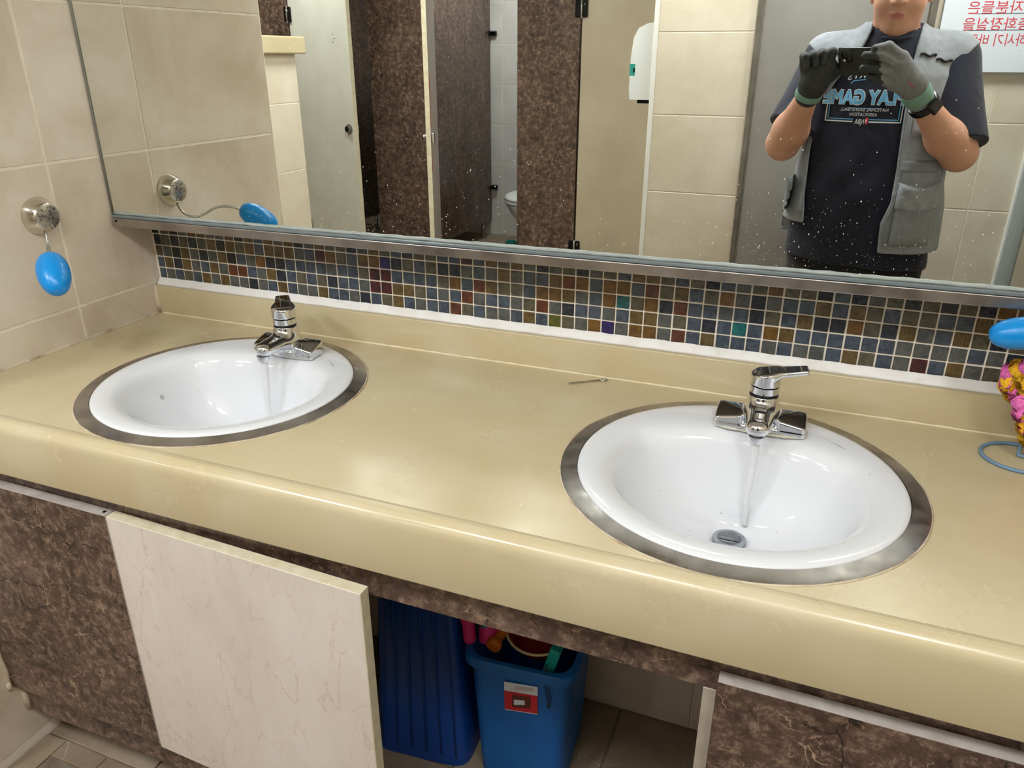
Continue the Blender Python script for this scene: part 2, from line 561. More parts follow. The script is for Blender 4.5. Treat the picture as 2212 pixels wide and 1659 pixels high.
dark_ink = simple('dark_ink', rgb(60, 62, 70), 0.7)
grey_ink = simple('grey_print', rgb(150, 152, 154), 0.5)
skin = simple('skin', rgb(204, 152, 128), 0.5, col2=rgb(212, 164, 140), scale=14, Subsurface_Weight=0.12, Subsurface_Scale=0.006)
lip = simple('lip', rgb(192, 122, 112), 0.42)
hair_m = simple('black_hair', rgb(22, 18, 16), 0.5, bump=0.5, bscale=300)
eye_m = simple('eye_dark', rgb(30, 22, 20), 0.2)
def cloth(name, c1, c2, scale, fold=0.6, rough=0.88):
    t = NT(name); p = t.pos()
    t.col(t.ramp(t.noise(p, scale, 4), [(0.35, c1), (0.65, c2)])); t.rough(rough)
    f = t.noise(t.pos(scale=(1.0, 1.0, 0.55)), 11, 3, 0.5, 0.8)
    t.bump(f, fold, 0.02)
    t.set(Sheen_Weight=0.15)
    return t.m
navy_cloth = cloth('navy_shirt_cloth', rgb(20, 24, 42), rgb(26, 30, 50), 30, 0.45)
grey_cloth = cloth('grey_vest_cloth', rgb(140, 145, 154), rgb(152, 158, 167), 40, 0.6)
grey_dark = cloth('grey_vest_pocket_cloth', rgb(130, 135, 143), rgb(142, 147, 156), 40, 0.5)
piping = simple('black_piping', rgb(24, 24, 28), 0.6)
shorts_cloth = cloth('black_shorts_cloth', rgb(16, 16, 20), rgb(22, 22, 28), 30, 0.3)
glove_grey = simple('grey_knit', rgb(120, 122, 126), 0.9, col2=rgb(132, 134, 138), scale=90, bump=0.5, bscale=500)
glove_black = simple('black_nitrile', rgb(44, 46, 48), 0.62, col2=rgb(56, 58, 60), scale=40, bump=0.4, bscale=260)
cuff_mint = simple('mint_cuff', rgb(122, 158, 144), 0.9, bump=0.6, bscale=240)
print_blue = simple('shirt_print_blue', rgb(96, 176, 226), 0.7)
print_white = simple('shirt_print_white', rgb(226, 230, 234), 0.7)
print_red = simple('shirt_print_red', rgb(200, 40, 50), 0.7)
phone_black = simple('phone_green_black', rgb(34, 42, 40), 0.25)
lens_black = simple('lens_glass', rgb(8, 9, 12), 0.05)
watch_black = simple('watch_black', rgb(14, 14, 16), 0.2)
shoe_m = simple('dark_shoe', rgb(30, 30, 34), 0.6)
water_m = simple('running_water', (0.92, 0.93, 0.94, 1), 0.12, Transmission_Weight=0.45, IOR=1.15)
spot_m = simple('dried_splash', rgb(225, 228, 228), 0.6)
drain_grey = simple('drain_plastic', rgb(158, 164, 172), 0.3, col2=rgb(128, 132, 138), scale=40)
limescale = simple('limescale', rgb(214, 212, 198), 0.7, col2=rgb(196, 190, 164), scale=160, bump=0.6, bscale=400)
pipe_white = simple('white_pipe', rgb(196, 194, 188), 0.5)
# ---------------------------------------------------------------- the room
def add_tile(parent, lo, hi, mat, bevel=0.0012):
    return box('tile', lo, hi, mat, parent, bevel)

G = 0.0023      # half a joint
floor = tag(box('floor', (-3.6, -5.3, -0.12), (2.4, 0.15, -0.006), grout_floor), kind='structure')
ceiling = tag(box('ceiling', (-3.6, -5.3, CEIL), (2.4, 0.15, CEIL + 0.1), ceiling_white), kind='structure')

# floor tiles; the corner by the left wall holds the drain between cut pieces
xs = [0.0, 0.30, 0.60, 0.90, 1.20, 1.50, 1.80, 2.11]
ys = [0.0, -0.30, -0.555, -0.85, -1.15, -1.45, -1.75, -2.07]
for i in range(len(xs) - 1):
    for j in range(len(ys) - 1):
        if i == 0 and j == 2:
            continue
        add_tile(floor, (xs[i] + G, ys[j + 1] + G, -0.008), (xs[i + 1] - G, ys[j] - G, 0.0), tile_floor)
for k in range(8):                       # passage and stalls
    x1 = -0.45 * k; x0 = max(x1 - 0.45, -3.3)
    for q in range(10):
        y1 = -0.70 - 0.425 * q
        add_tile(floor, (x0 + G, y1 - 0.425 + G, -0.008), (x1 - G, y1 - G, 0.0), tile_floor)
for k in range(2):
    for q in range(7):
        x0 = 0.385 * k; y1 = -2.07 - 0.411 * q
        add_tile(floor, (x0 + G, y1 - 0.411 + G, -0.008), (x0 + 0.385 - G, y1 - G, 0.0), tile_floor)
# cut strips round the floor drain
for lo, hi in (((0.002, -0.85), (0.058, -0.557)), ((0.060, -0.598), (0.180, -0.557)), ((0.182, -0.598), (0.298, -0.557)),
               ((0.262, -0.85), (0.298, -0.600)), ((0.060, -0.85), (0.26, -0.812))):
    add_tile(floor, (lo[0], lo[1], -0.008), (hi[0], hi[1], 0.0), tile_floor)
dr = thing('floor_drain', (0.16, -0.705, -0.006), 'square metal floor drain with slots in the corner below the vanity', 'floor drain')
box('frame', (0.062, -0.81, -0.006), (0.258, -0.602, -0.003), dirty_caulk, dr)
bm = bmesh.new()
for k in range(8):
    x = 0.066 + k * 0.0240
    bm_box(bm, (x, -0.806, -0.003), (x + 0.0185, -0.604, 0.001), 0.0004)
for yy in (-0.806, -0.715, -0.622):
    bm_box(bm, (0.066, yy, -0.003), (0.2525, yy + 0.018, 0.0009), 0.0003)
link('grate', bm_mesh('grate', bm, simple('drain_cover', rgb(150, 138, 122), 0.5, 0.4, col2=rgb(120, 108, 92), scale=20)), dr)
box('well', (0.066, -0.806, -0.0058), (0.254, -0.606, -0.0045), gap_black, dr)

# left wall: a solid block, tiled on the face beside the worktop
wall_left = tag(box('wall_left', (-3.6, -0.69, -0.006), (-0.0014, 0.15, CEIL), grout), kind='structure')
zr = [0.0, 0.022, 0.322, 0.622, 0.922, 1.222, 1.522, 1.822, 2.122, 2.40]
for a, b in zip(zr[:-1], zr[1:]):
    if b - a < 0.05: continue
    for y0, y1 in ((-0.234, 0.0), (-0.6895, -0.234)):
        add_tile(wall_left, (-0.008, y0 + G, a + G), (0.0, y1 - G, b - G), tile_left)
tube('corner_trim', [(-0.003, -0.6885, 0), (-0.003, -0.6885, CEIL)], 0.004, grout, wall_left, 8)

# back wall with the mosaic band
wall_back = tag(box('wall_back', (-0.0065, 0.0, -0.006), (2.3, 0.15, CEIL), grout), kind='structure')
for a, b in ((0.002, 0.43), (0.43, 0.86), (0.86, 1.36), (1.36, 2.10)):
    for z0, z1 in ((0.002, 0.30), (0.30, 0.60)):
        add_tile(wall_back, (a + G, -0.005, z0), (b - G, 0.004, z1 - G), tile_left)
for a, b in ((0.002, 0.43), (0.43, 0.86), (0.86, 1.29), (1.29, 1.72), (1.72, 2.10)):
    add_tile(wall_back, (a + G, -0.005, 2.0), (b - G, 0.004, CEIL - 0.003), tile_left)

MOS = ["KVKGROGGONOBAGONGO" "GVNBOVBNVVBBPB" "OVOGNGVNGVBO" "OVBVKBGVAV" "VKBNGVN" "VNVNAO",
       "NVNVNVOKOVABOOOGBP" "AVBOAUNVBVNNGB" "GOGBBORABAAB" "RVOBVAGNGB" "BOBOVBV" "VBBOVV",
       "VGKOGNGOKBGANNBBBB" "GBBVPPBBBBVABR" "OVVBAAOGBATV" "ANRBBGBNVB" "ONNAVNO" "GBOVNV",
       "BONOGBOGRRBGONBVBV" "NBBGPPOOVBGBRG" "BBGVRGNBBGBO" "OGVBNBTBAO" "BBBBBBG" "GGGBGN",
       "BGBVBOGOGGNGBOBGGO" "BBGNBVOBGBBRVB" "GGBOBEVGAUGA" "AGRBOBBBGB" "GGBOVBG" "PBOGVV"]
MCOL = dict(K=((14, 15, 18), (24, 25, 28)), N=((28, 34, 46), (44, 52, 64)), B=((60, 72, 88), (86, 98, 112)), G=((82, 86, 86), (106, 108, 104)),
            V=((84, 80, 64), (110, 104, 82)), O=((92, 72, 36), (122, 98, 52)), A=((104, 70, 26), (132, 92, 34)), R=((88, 40, 20), (118, 60, 26)),
            P=((54, 14, 36), (92, 30, 30)), U=((28, 26, 96), (52, 30, 110)), T=((10, 96, 104), (20, 122, 120)), E=((66, 88, 36), (110, 104, 30)))
MMAT = {}
for k, (c1, c2) in MCOL.items():
    t = NT('glass_mosaic_' + {'K': 'black', 'N': 'navy', 'B': 'slate', 'G': 'grey', 'V': 'olive_grey', 'O': 'olive', 'A': 'amber', 'R': 'rust',
                              'P': 'maroon', 'U': 'violet', 'T': 'teal', 'E': 'green'}[k])
    p = t.pos(True)
    t.col(t.ramp(t.noise(p, 60, 4, 0.6, 0.8), [(0.36, rgb(*[q * .80 for q in c1])), (0.64, rgb(*[q * .84 for q in c2]))]))
    t.rough(0.12)
    t.bump(t.noise(p, 150, 2, 0.5, 1.2), 0.8, 0.0022)
    MMAT[k] = t.m
MP = 0.027
MX0 = -0.00216
MZ = Z0 + 0.190        # joint between the rows 0 and 1
def mosaic_mesh(wd, ht, mat):
    bm = bmesh.new()
    bm_box(bm, (-wd / 2, -0.002, -ht / 2), (wd / 2, 0.002, ht / 2), 0.0008)
    return bm_mesh('mosaic_tile', bm, mat)
MM = {k: mosaic_mesh(0.0241, 0.0241, v) for k, v in MMAT.items()}
MM0 = {k: mosaic_mesh(0.0185, 0.0241, v) for k, v in MMAT.items()}
rest = bmesh.new()
rest_m = []
keys = list(MCOL)
rng = random.Random(3)
ncols = 78
for r in range(-1, 5):
    for c_ in range(ncols):
        known = r >= 0 and c_ < len(MOS[0])
        k = MOS[r][c_] if known else rng.choice('BBGVONBGVA')
        x = MX0 + MP * (c_ + 0.5); z = MZ - MP * (r - 0.5) - MP / 1.0 * 0 - 0.0
        z = MZ - MP * r + MP * 0.5
        single = known and (r >= 1 or c_ >= 35)
        jx, jz = rng.uniform(-.0004, .0004), rng.uniform(-.0004, .0004)
        if single:
            o = link('mosaic_tile', MM0[k] if c_ == 0 else MM[k], wall_back, True, (x + (0.0028 if c_ == 0 else 0) + jx, rng.uniform(-.0006, .0004), z + jz))
        else:
            n0 = len(rest.faces)
            wd = 0.0092 if c_ == 0 else 0.01205
            bm_box(rest, (x - wd, -0.002, z - 0.01205), (x + wd, 0.002, z + 0.01205), 0.0009)
            rest.faces.ensure_lookup_table()
            for f in rest.faces[n0:]: f.material_index = keys.index(k)
me = bpy.data.meshes.new('mosaic_tile_remainder')
rest.to_mesh(me); rest.free()
for k in keys: me.materials.append(MMAT[k])
tag(link('mosaic_tile_remainder', me, wall_back), kind='stuff')

# far wall behind the man: a block with the steel door, tiled towards the mirror
FY = -2.07
wall_far = tag(box('wall_far', (0.776, -5.3, -0.006), (2.4, FY - 0.0014, CEIL), grout), kind='structure')
zf = [0.0, 0.307, 0.607, 0.907, 1.207, 1.507, 1.807, 2.107, 2.40]
for a, b in zip(zf[:-1], zf[1:]):
    for x0, x1 in ((0.786, 1.146), (1.738, 1.967), (1.967, 2.108)):
        add_tile(wall_far, (x0 + G, FY - 0.008, a + G), (x1 - G, FY, b - G), tile_far)
box('corner_trim', (0.768, FY - 0.02, 0), (0.786, FY + 0.004, CEIL), paint_white, wall_far, 0.002)
box('corner_caulk', (2.098, FY - 0.004, 0), (2.112, FY + 0.014, CEIL), paint_white, wall_far, 0.003)
add_tile(wall_far, (1.15, FY - 0.008, 2.12), (1.735, FY, CEIL - 0.002), tile_far)

door_1 = tag(box('door_1', (1.172, FY - 0.004, 0.005), (1.715, FY + 0.008, 2.07), door_steel, None, 0.002), kind='structure')
box('door_frame', (1.148, FY - 0.006, 0.0), (1.168, FY + 0.020, 2.11), steel, door_1, 0.002)
box('door_frame', (1.719, FY - 0.006, 0.0), (1.739, FY + 0.020, 2.11), steel, door_1, 0.002)
box('door_frame', (1.168, FY - 0.006, 2.08), (1.719, FY + 0.020, 2.11), steel, door_1, 0.002)
lathe('door_knob', [(0, .026), (.006, .026), (.010, .012), (.035, .012), (.042, .024), (.062, .026), (.068, .016)], (1.665, FY + 0.008, 0.98), (0, 1, 0), chrome, door_1)

# right wall, tiled, with a grey door jamb beside the corner
wall_right = tag(box('wall_right', (2.1114, FY - 0.001, -0.006), (2.4, 0.0, CEIL), grout), kind='structure')
for a, b in zip(zf[:-1], zf[1:]):
    for y0, y1 in ((-0.45, -0.004), (-0.90, -0.45), (-1.35, -0.90), (-1.838, -1.35)):
        add_tile(wall_right, (2.11, y0 + G, a + G), (2.118, y1 - G, b - G), tile_far)
trim_1 = tag(box('trim_1', (2.107, -2.056, 0.0), (2.118, -1.842, 2.1), simple('grey_jamb', rgb(140, 150, 148), 0.45), None, 0.002), kind='structure')

# low wall with a cream ledge in the passage
wall_half = tag(box('wall_half', (-1.12, -2.031, -0.006), (-0.8814, -0.6905, 1.43), grout), kind='structure')
for a, b in ((0.0, 0.322), (0.322, 0.622), (0.622, 0.922), (0.922, 1.222), (1.222, 1.43)):
    for y0, y1 in ((-2.033, -1.58), (-1.58, -1.13), (-1.13, -0.692)):
        add_tile(wall_half, (-0.888, y0 + G, a + G), (-0.880, y1 - G, b - G), tile_far)
ld = tag(box('ledge', (-1.15, -2.082, 1.4305), (-0.852, -0.6915, 1.504), solid, None, 0.006, 2),
         'cream ledge on top of the low tiled wall seen in the mirror', 'ledge')

# walls of the passage and of the stalls
wall_passage = tag(box('wall_passage', (-3.7, -5.3, -0.006), (-3.3, -0.69, CEIL), tile_far), kind='structure')
wall_stall = tag(box('wall_stall', (-3.3, -5.3, -0.006), (0.776, -4.9514, CEIL), grout), kind='structure')
for a, b in zip(zf[:-1], zf[1:]):
    for k in range(-4, 3):
        x0 = -1.048 + 0.60 * k; x1 = min(x0 + 0.60, 0.775)
        if x1 - x0 < 0.05: continue
        add_tile(wall_stall, (x0 + G, -4.958, a + G), (x1 - G, -4.95, b - G), tile_grey)

# ---------------------------------------------------------------- ceiling lamps
lamp_glow = NT('lamp_diffuser')
lamp_glow.set(Emission_Strength=1.0)
for x, y, r, e, lab in LAMPS:
    th = thing('ceiling_lamp', (x, y, CEIL), lab, 'lamp')
    lathe('rim', [(0, r + .018), (.022, r + .018), (.026, r + .010), (.026, r), (.010, r)], (x, y, CEIL), (0, 0, -1), paint_white, th, 32)
    gm = NT('lamp_light')
    gm.col((0.9, 0.9, 0.9, 1)); gm.b.inputs['Emission Color'].default_value = (0.95, 0.98, 1.0, 1); gm.set(Emission_Strength=e)
    lathe('diffuser', [(0.002, r - .002), (0.014, r - .002), (0.020, r * 0.6)], (x, y, CEIL), (0, 0, -1), gm.m, th, 32)
# ---------------------------------------------------------------- mirror
mir = thing('mirror', (1.056, -0.05, Z0 + 0.23), 'wide wall mirror with a stainless steel bottom rail above the mosaic', 'mirror')
box('backing', (0.006, -0.0965, Z0 + 0.247), (2.106, -0.0035, 1.995), gap_black, mir)
box('glass', (0.005, YM, Z0 + 0.250), (2.107, YM + 0.005, 1.995), mirror_glass, mir)
bm = bmesh.new()
bm_box(bm, (0.008, -0.1135, Z0 + 0.2285), (2.107, -0.0035, Z0 + 0.2465), 0.0012, 2)
def tilt(o_):
    for v_ in o_.data.vertices: v_.co.z += .0060 * v_.co.x      # the rail climbs slightly to the right
tilt(link('bottom_rail', bm_mesh('bottom_rail', bm, steel), mir))
tilt(box('glass_edge', (0.008, -0.110, Z0 + 0.2466), (2.107, -0.1010, Z0 + 0.2530), edge_glass, mir, 0.0015, 2))
rg = random.Random(5)
pts, rad = [], []
for k in range(170):
    x = 0.01 + 2.09 * k / 169
    pts.append((x, -0.1030, Z0 + 0.2555 + rg.uniform(-.0005, .0005))); rad.append(0.0032 + rg.uniform(-.0004, .0005))
tilt(tube('silicone_bead', pts, rad, grey_silicone, mir, 8))
tube('side_bead', [(0.0035, -0.1025, Z0 + 0.25), (0.0035, -0.1025, 1.99)], 0.0020, simple('side_trim', rgb(150, 150, 144), 0.3, 0.6), mir, 8)
lathe('screw', [(0, .0028), (.001, .0028), (.0016, .0016)], (0.022, -0.1135, Z0 + 0.241), (0, -1, 0), dark_metal, mir, 12)
# dried splashes on the glass, thick near the bottom rail
V, F = [], []
for k in range(1100):
    t_ = rg.random()
    if t_ < 0.62:
        x = rg.gauss(1.50, 0.16) if rg.random() < 0.5 else rg.gauss(0.72, 0.20)
        z = Z0 + 0.258 + abs(rg.gauss(0, 0.085))
    else:
        x = rg.uniform(0.4, 1.95); z = Z0 + 0.258 + abs(rg.gauss(0, 0.12))
    if not 0.03 < x < 2.08 or z > 1.9: continue
    r = 0.00028 + 0.00075 * rg.random() ** 3
    b = len(V)
    n = 6
    sx = rg.uniform(0.8, 1.0); sz = rg.uniform(0.9, 1.4)
    for q in range(n):
        a = 2 * math.pi * q / n
        V.append((x + r * sx * math.cos(a), YM - 0.0001, z + r * sz * math.sin(a)))
    V.append((x, YM - r * 0.5 - 0.0001, z))
    for q in range(n): F.append((b + q, b + (q + 1) % n, b + n))
tag(link('splash_spots', fix_normals(mesh_from('splash_spots', V, F, spot_m)), mir), kind='stuff')

# ---------------------------------------------------------------- worktop
BAS = [(0.460, -0.317), (1.406, -0.317)]
XR = 2.109
wt = thing('worktop', (1.05, -0.30, Z0 - 0.1), 'long cream solid surface worktop with two round wash basins let in', 'worktop')
V, F = [], []
def quad(x0, y0, x1, y1, z):
    b = len(V); V.extend([(x0, y0, z), (x1, y0, z), (x1, y1, z), (x0, y1, z)]); F.append((b, b + 1, b + 2, b + 3))
YA, YB, YF = -0.062, -0.572, -0.576
xl = 0.0005
for cx, cy in BAS:
    quad(xl, YB, cx - 0.255, YA, Z0); xl = cx + 0.255
quad(xl, YB, XR, YA, Z0)
quad(0.0005, YA, XR, -0.0005, Z0); quad(0.0005, YF, XR, YB, Z0)
for cx, cy in BAS:
    n = 96; b = len(V)
    cyp = (YA + YB) / 2; hy = (YA - YB) / 2
    for k in range(n):
        a = 2 * math.pi * k / n
        c_, s_ = math.cos(a), math.sin(a)
        sc = min(0.255 / max(abs(c_), 1e-6), hy / max(abs(s_), 1e-6))
        V.append((cx + 0.240 * c_, cy + 0.240 * s_, Z0)); V.append((cx + sc * c_, cyp + sc * s_, Z0)); V.append((cx + 0.240 * c_, cy + 0.240 * s_, Z0 - 0.03))
    for k in range(n):
        i, j = b + 3 * k, b + 3 * ((k + 1) % n)
        F.append((i, i + 1, j + 1, j)); F.append((i + 2, i, j, j + 2))
prof = [(YF, 0.0), (-0.580, 0.0022), (-0.586, 0.0038), (-0.592, 0.0042), (-0.598, 0.0030), (-0.603, 0.0002), (-0.607, -0.0045), (-0.6092, -0.010), (-0.610, -0.018),
        (-0.610, -0.097), (-0.6092, -0.0992), (-0.607, -0.100), (-0.590, -0.100), (-0.590, -0.031), (-0.577, -0.031)]
b = len(V)
for y, z in prof: V.extend([(0.0005, y, Z0 + z), (XR, y, Z0 + z)])
for k in range(len(prof) - 1): F.append((b + 2 * k, b + 2 * k + 1, b + 2 * k + 3, b + 2 * k + 2))
me = mesh_from('slab', V, F, solid, True)
bmq = bmesh.new(); bmq.from_mesh(me); bmesh.ops.remove_doubles(bmq, verts=bmq.verts, dist=1e-5); bmq.normal_update()
for f_ in bmq.faces:
    if abs(f_.normal.z) > .95 and f_.calc_center_median().z > Z0 - .001:
        if f_.normal.z < 0: f_.normal_flip()
        f_.smooth = False
for f_ in bmq.faces:
    c3 = f_.calc_center_median()
    if c3.y < YF and f_.normal.y > .3 and c3.y < -.60: f_.normal_flip()
bmq.to_mesh(me); bmq.free(); sharp_edges(me, 50)
link('slab', me, wt)
box('upstand', (0.0005, -0.0215, Z0 + 0.0002), (XR, -0.0035, Z0 + 0.068), solid, wt, 0.0035, 3, smooth=True)
V, F = [], []
rg2 = random.Random(9)
nseg = 120
for k in range(nseg + 1):
    x = 0.002 + 2.1 * k / nseg; j = rg2.uniform(-.0008, .0008)
    V.extend([(x, -0.0030, Z0 + 0.0845 + j), (x, -0.007, Z0 + 0.080 + j * .5), (x, -0.0125, Z0 + 0.072 + j), (x, -0.0150 + j * .5, Z0 + 0.0681), (x, -0.003, Z0 + 0.068)])
for k in range(nseg):
    for q in range(4): F.append((5 * k + q, 5 * k + q + 1, 5 * k + 6 + q, 5 * k + 5 + q))
link('wall_caulk', fix_normals(mesh_from('wall_caulk', V, F, white_caulk, True)), wt)
pts = [(0.01 + 2.09 * k / 150, -0.0220, Z0 + 0.0006) for k in range(151)]
tube('joint_caulk', pts, [0.0022 + rg2.uniform(-.0006, .0006) for _ in pts], simple('joint_caulk_cream', rgb(226, 212, 178), 0.3), wt, 8)
pts = [(0.0010, -0.02 - 0.565 * k / 80, Z0 + 0.0008) for k in range(81)]
tube('side_caulk', pts, [0.0042 + rg2.uniform(-.0012, .0012) for _ in pts], dirty_caulk, wt, 8)
tube('corner_caulk', [(0.0015, -0.021, Z0 + .002), (0.0015, -0.021, Z0 + .035), (0.0015, -0.020, Z0 + .066)], [0.006, 0.0055, 0.004], dirty_caulk, wt, 10)

# ---------------------------------------------------------------- wash basins
def ring_pts(cx, cy, dy, a, b_, z, back=None, n=96):
    out = []
    full = dy + b_
    for k in range(n):
        t_ = 2 * math.pi * k / n
        x = a * math.cos(t_); y = dy + b_ * math.sin(t_)
        if back is not None:
            y0 = back * 0.62
            if y > y0: y = y0 + (y - y0) * (back - y0) / (full - y0)
        out.append((cx + x, cy + y, Z0 + z))
    return out
def basin(cx, cy, label, marks):
    th = thing('wash_basin', (cx, cy, Z0), label, 'basin', 'round wash basins in the worktop')
    R_ = [(0, .2372, .2372, .000, None), (0, .2368, .2368, .0048, None), (0, .2348, .2348, .0070, None), (0, .2290, .2290, .0080, None), (0, .2190, .2190, .0080, None),
          (-.002, .2085, .2065, .0070, .172), (-.004, .1990, .1950, .0048, .152), (-.006, .1905, .1850, .0005, .139), (-.007, .1840, .1770, -.0055, .131), (-.007, .1785, .1705, -.0140, .126),
          (-.006, .1730, .1640, -.0255, .122), (-.003, .1660, .1555, -.0430, .118), (.001, .1570, .1450, -.0640, .114), (.007, .1420, .1300, -.0880, .108), (.015, .1210, .1100, -.1100, .100),
          (.026, .0930, .0850, -.1290, .093), (.036, .0620, .0580, -.1410, None), (.043, .0380, .0360, -.1470, None), (.047, .0240, .0240, -.1500, None), (.047, .0205, .0205, -.1560, None),
          (.047, .0205, .0205, -.185, None), (.047, .034, .034, -.185, None), (.036, .075, .072, -.155, None), (.015, .135, .125, -.125, None), (.001, .172, .16, -.075, None), (-.004, .19, .18, -.02, None), (0, .2372, .2372, .000, None)]
    rings = [ring_pts(cx, cy, *q) for q in R_]
    v, f = loft_data(rings)
    me = mesh_from('bowl', v, f, porcelain, True)
    bw_ = link('bowl', fix_normals(me), th)
    bt = BVHTree.FromPolygons([v_.co.copy() for v_ in me.vertices], [tuple(p_.vertices) for p_ in me.polygons])
    prof_ = [(.0006, .2375), (.0006, .2625), (.0018, .2622), (.0030, .2560), (.0046, .2420), (.0052, .2376)]
    lathe('steel_rim', prof_, (cx, cy, Z0), (0, 0, 1), ring_steel, th, 128, cap0=False, cap1=False)
    tube('rim_sealant', [(cx + .2632 * math.cos(2 * math.pi * k / 96), cy + .2632 * math.sin(2 * math.pi * k / 96), Z0 + .0003) for k in range(96)],
         [.0016 + rg2.uniform(-.0004, .0005) for _ in range(96)], dirty_caulk, th, 6, closed=True)
    dx, dy = cx, cy + 0.047
    lathe('drain', [(-.157, .0202), (-.1455, .0262), (-.1425, .0255), (-.1420, .0195), (-.152, .0175), (-.180, .0170)], (dx, dy, Z0), (0, 0, 1), drain_grey, th, 40, cap0=False, cap1=False)
    lathe('drain_plug', [(-.180, .0165), (-.172, .0165), (-.170, .004)], (dx, dy, Z0), (0, 0, 1), gap_black, th, 24)
    bm_ = bmesh.new()
    for k in range(3):
        bm_box(bm_, (dx - .018, dy - .0014 + (k - 1) * .010, Z0 - .152), (dx + .018, dy + .0014 + (k - 1) * .010, Z0 - .149))
    link('drain_cross', bm_mesh('drain_cross', bm_, drain_grey), th)
    rq = random.Random(int(cx * 1000))
    vs_, fs_ = [], []
    for k in range(46):                   # tiny dark specks in the glaze
        a = rq.uniform(0, 6.28); rr = rq.uniform(.04, .21)
        h = bt.ray_cast(Vector((cx + rr * math.cos(a), cy + rr * math.sin(a), Z0 + .1)), Vector((0, 0, -1)))
        if h[0] is None: continue
        u_, v_ = frame_of(h[1]); r_ = rq.uniform(.0004, .0010); b0 = len(vs_)
        for q in range(6): vs_.append(h[0] + h[1] * .00012 + (u_ * math.cos(q * 1.047) + v_ * math.sin(q * 1.047)) * r_)
        fs_.append(tuple(range(b0, b0 + 6)))
    tag(link('specks', mesh_from('specks', vs_, fs_, dark_ink), th), kind='stuff')
    if cx < 1:                            # round quality mark on the bowl wall
        d_ = CX * ((350 - 1106) / 1659.5) + CD * ((858 - 829.5) / 1659.5) + CF
        h = bt.ray_cast(CAM, d_)
        if h[0] is not None:
            nn = h[1] if h[1].dot(d_) < 0 else -h[1]
            u_, v_ = frame_of(nn); c0 = h[0] + nn * .0003
            for r_ in (.0042, .0018):
                tube('quality_mark', [c0 + (u_ * math.cos(q * .3927) + v_ * math.sin(q * .3927)) * r_ for q in range(16)], .0005, grey_ink, th, 5, closed=True)
    # maker's mark printed on the back of the rim
    vv, ff = [], []
    for (x0, y0, x1, y1, w_) in marks:
        d = Vector((x1 - x0, y1 - y0, 0)); nrm = Vector((-d.y, d.x, 0)).normalized() * w_
        b0 = len(vv)
        for p_ in ((x0, y0), (x1, y1)):
            for s in (1, -1): vv.append((cx + p_[0] + nrm.x * s, cy + p_[1] + nrm.y * s, Z0 + .0086))
        ff.append((b0, b0 + 1, b0 + 3, b0 + 2))
    link('makers_mark', mesh_from('makers_mark', vv, ff, grey_ink), th)
    return th
mk = []
u0 = Vector((0.120, 0.158)); du = Vector((0.028, -0.026))
for k in range(6):                       # small cursive strokes
    a = u0 + du * (k / 6.0); b2 = a + du * 0.10 + Vector((0.001, 0.0022 if k % 2 else -0.001))
    mk.append((a.x, a.y, b2.x, b2.y, .00035))
mk.append((u0.x + du.x * .55, u0.y + du.y * .55 + .0035, u0.x + du.x * 1.0, u0.y + du.y * 1.0 + .0028, .0003))
mk.append((u0.x + du.x * 1.0, u0.y + du.y * 1.0 + .0028, u0.x + du.x * 1.03, u0.y + du.y * 1.03 - .0015, .0003))
basin(BAS[0][0], BAS[0][1], 'round white porcelain wash basin with steel rim nearest the tiled side wall', mk)
basin(BAS[1][0], BAS[1][1], 'round white porcelain wash basin with steel rim nearest the wire stand', mk)

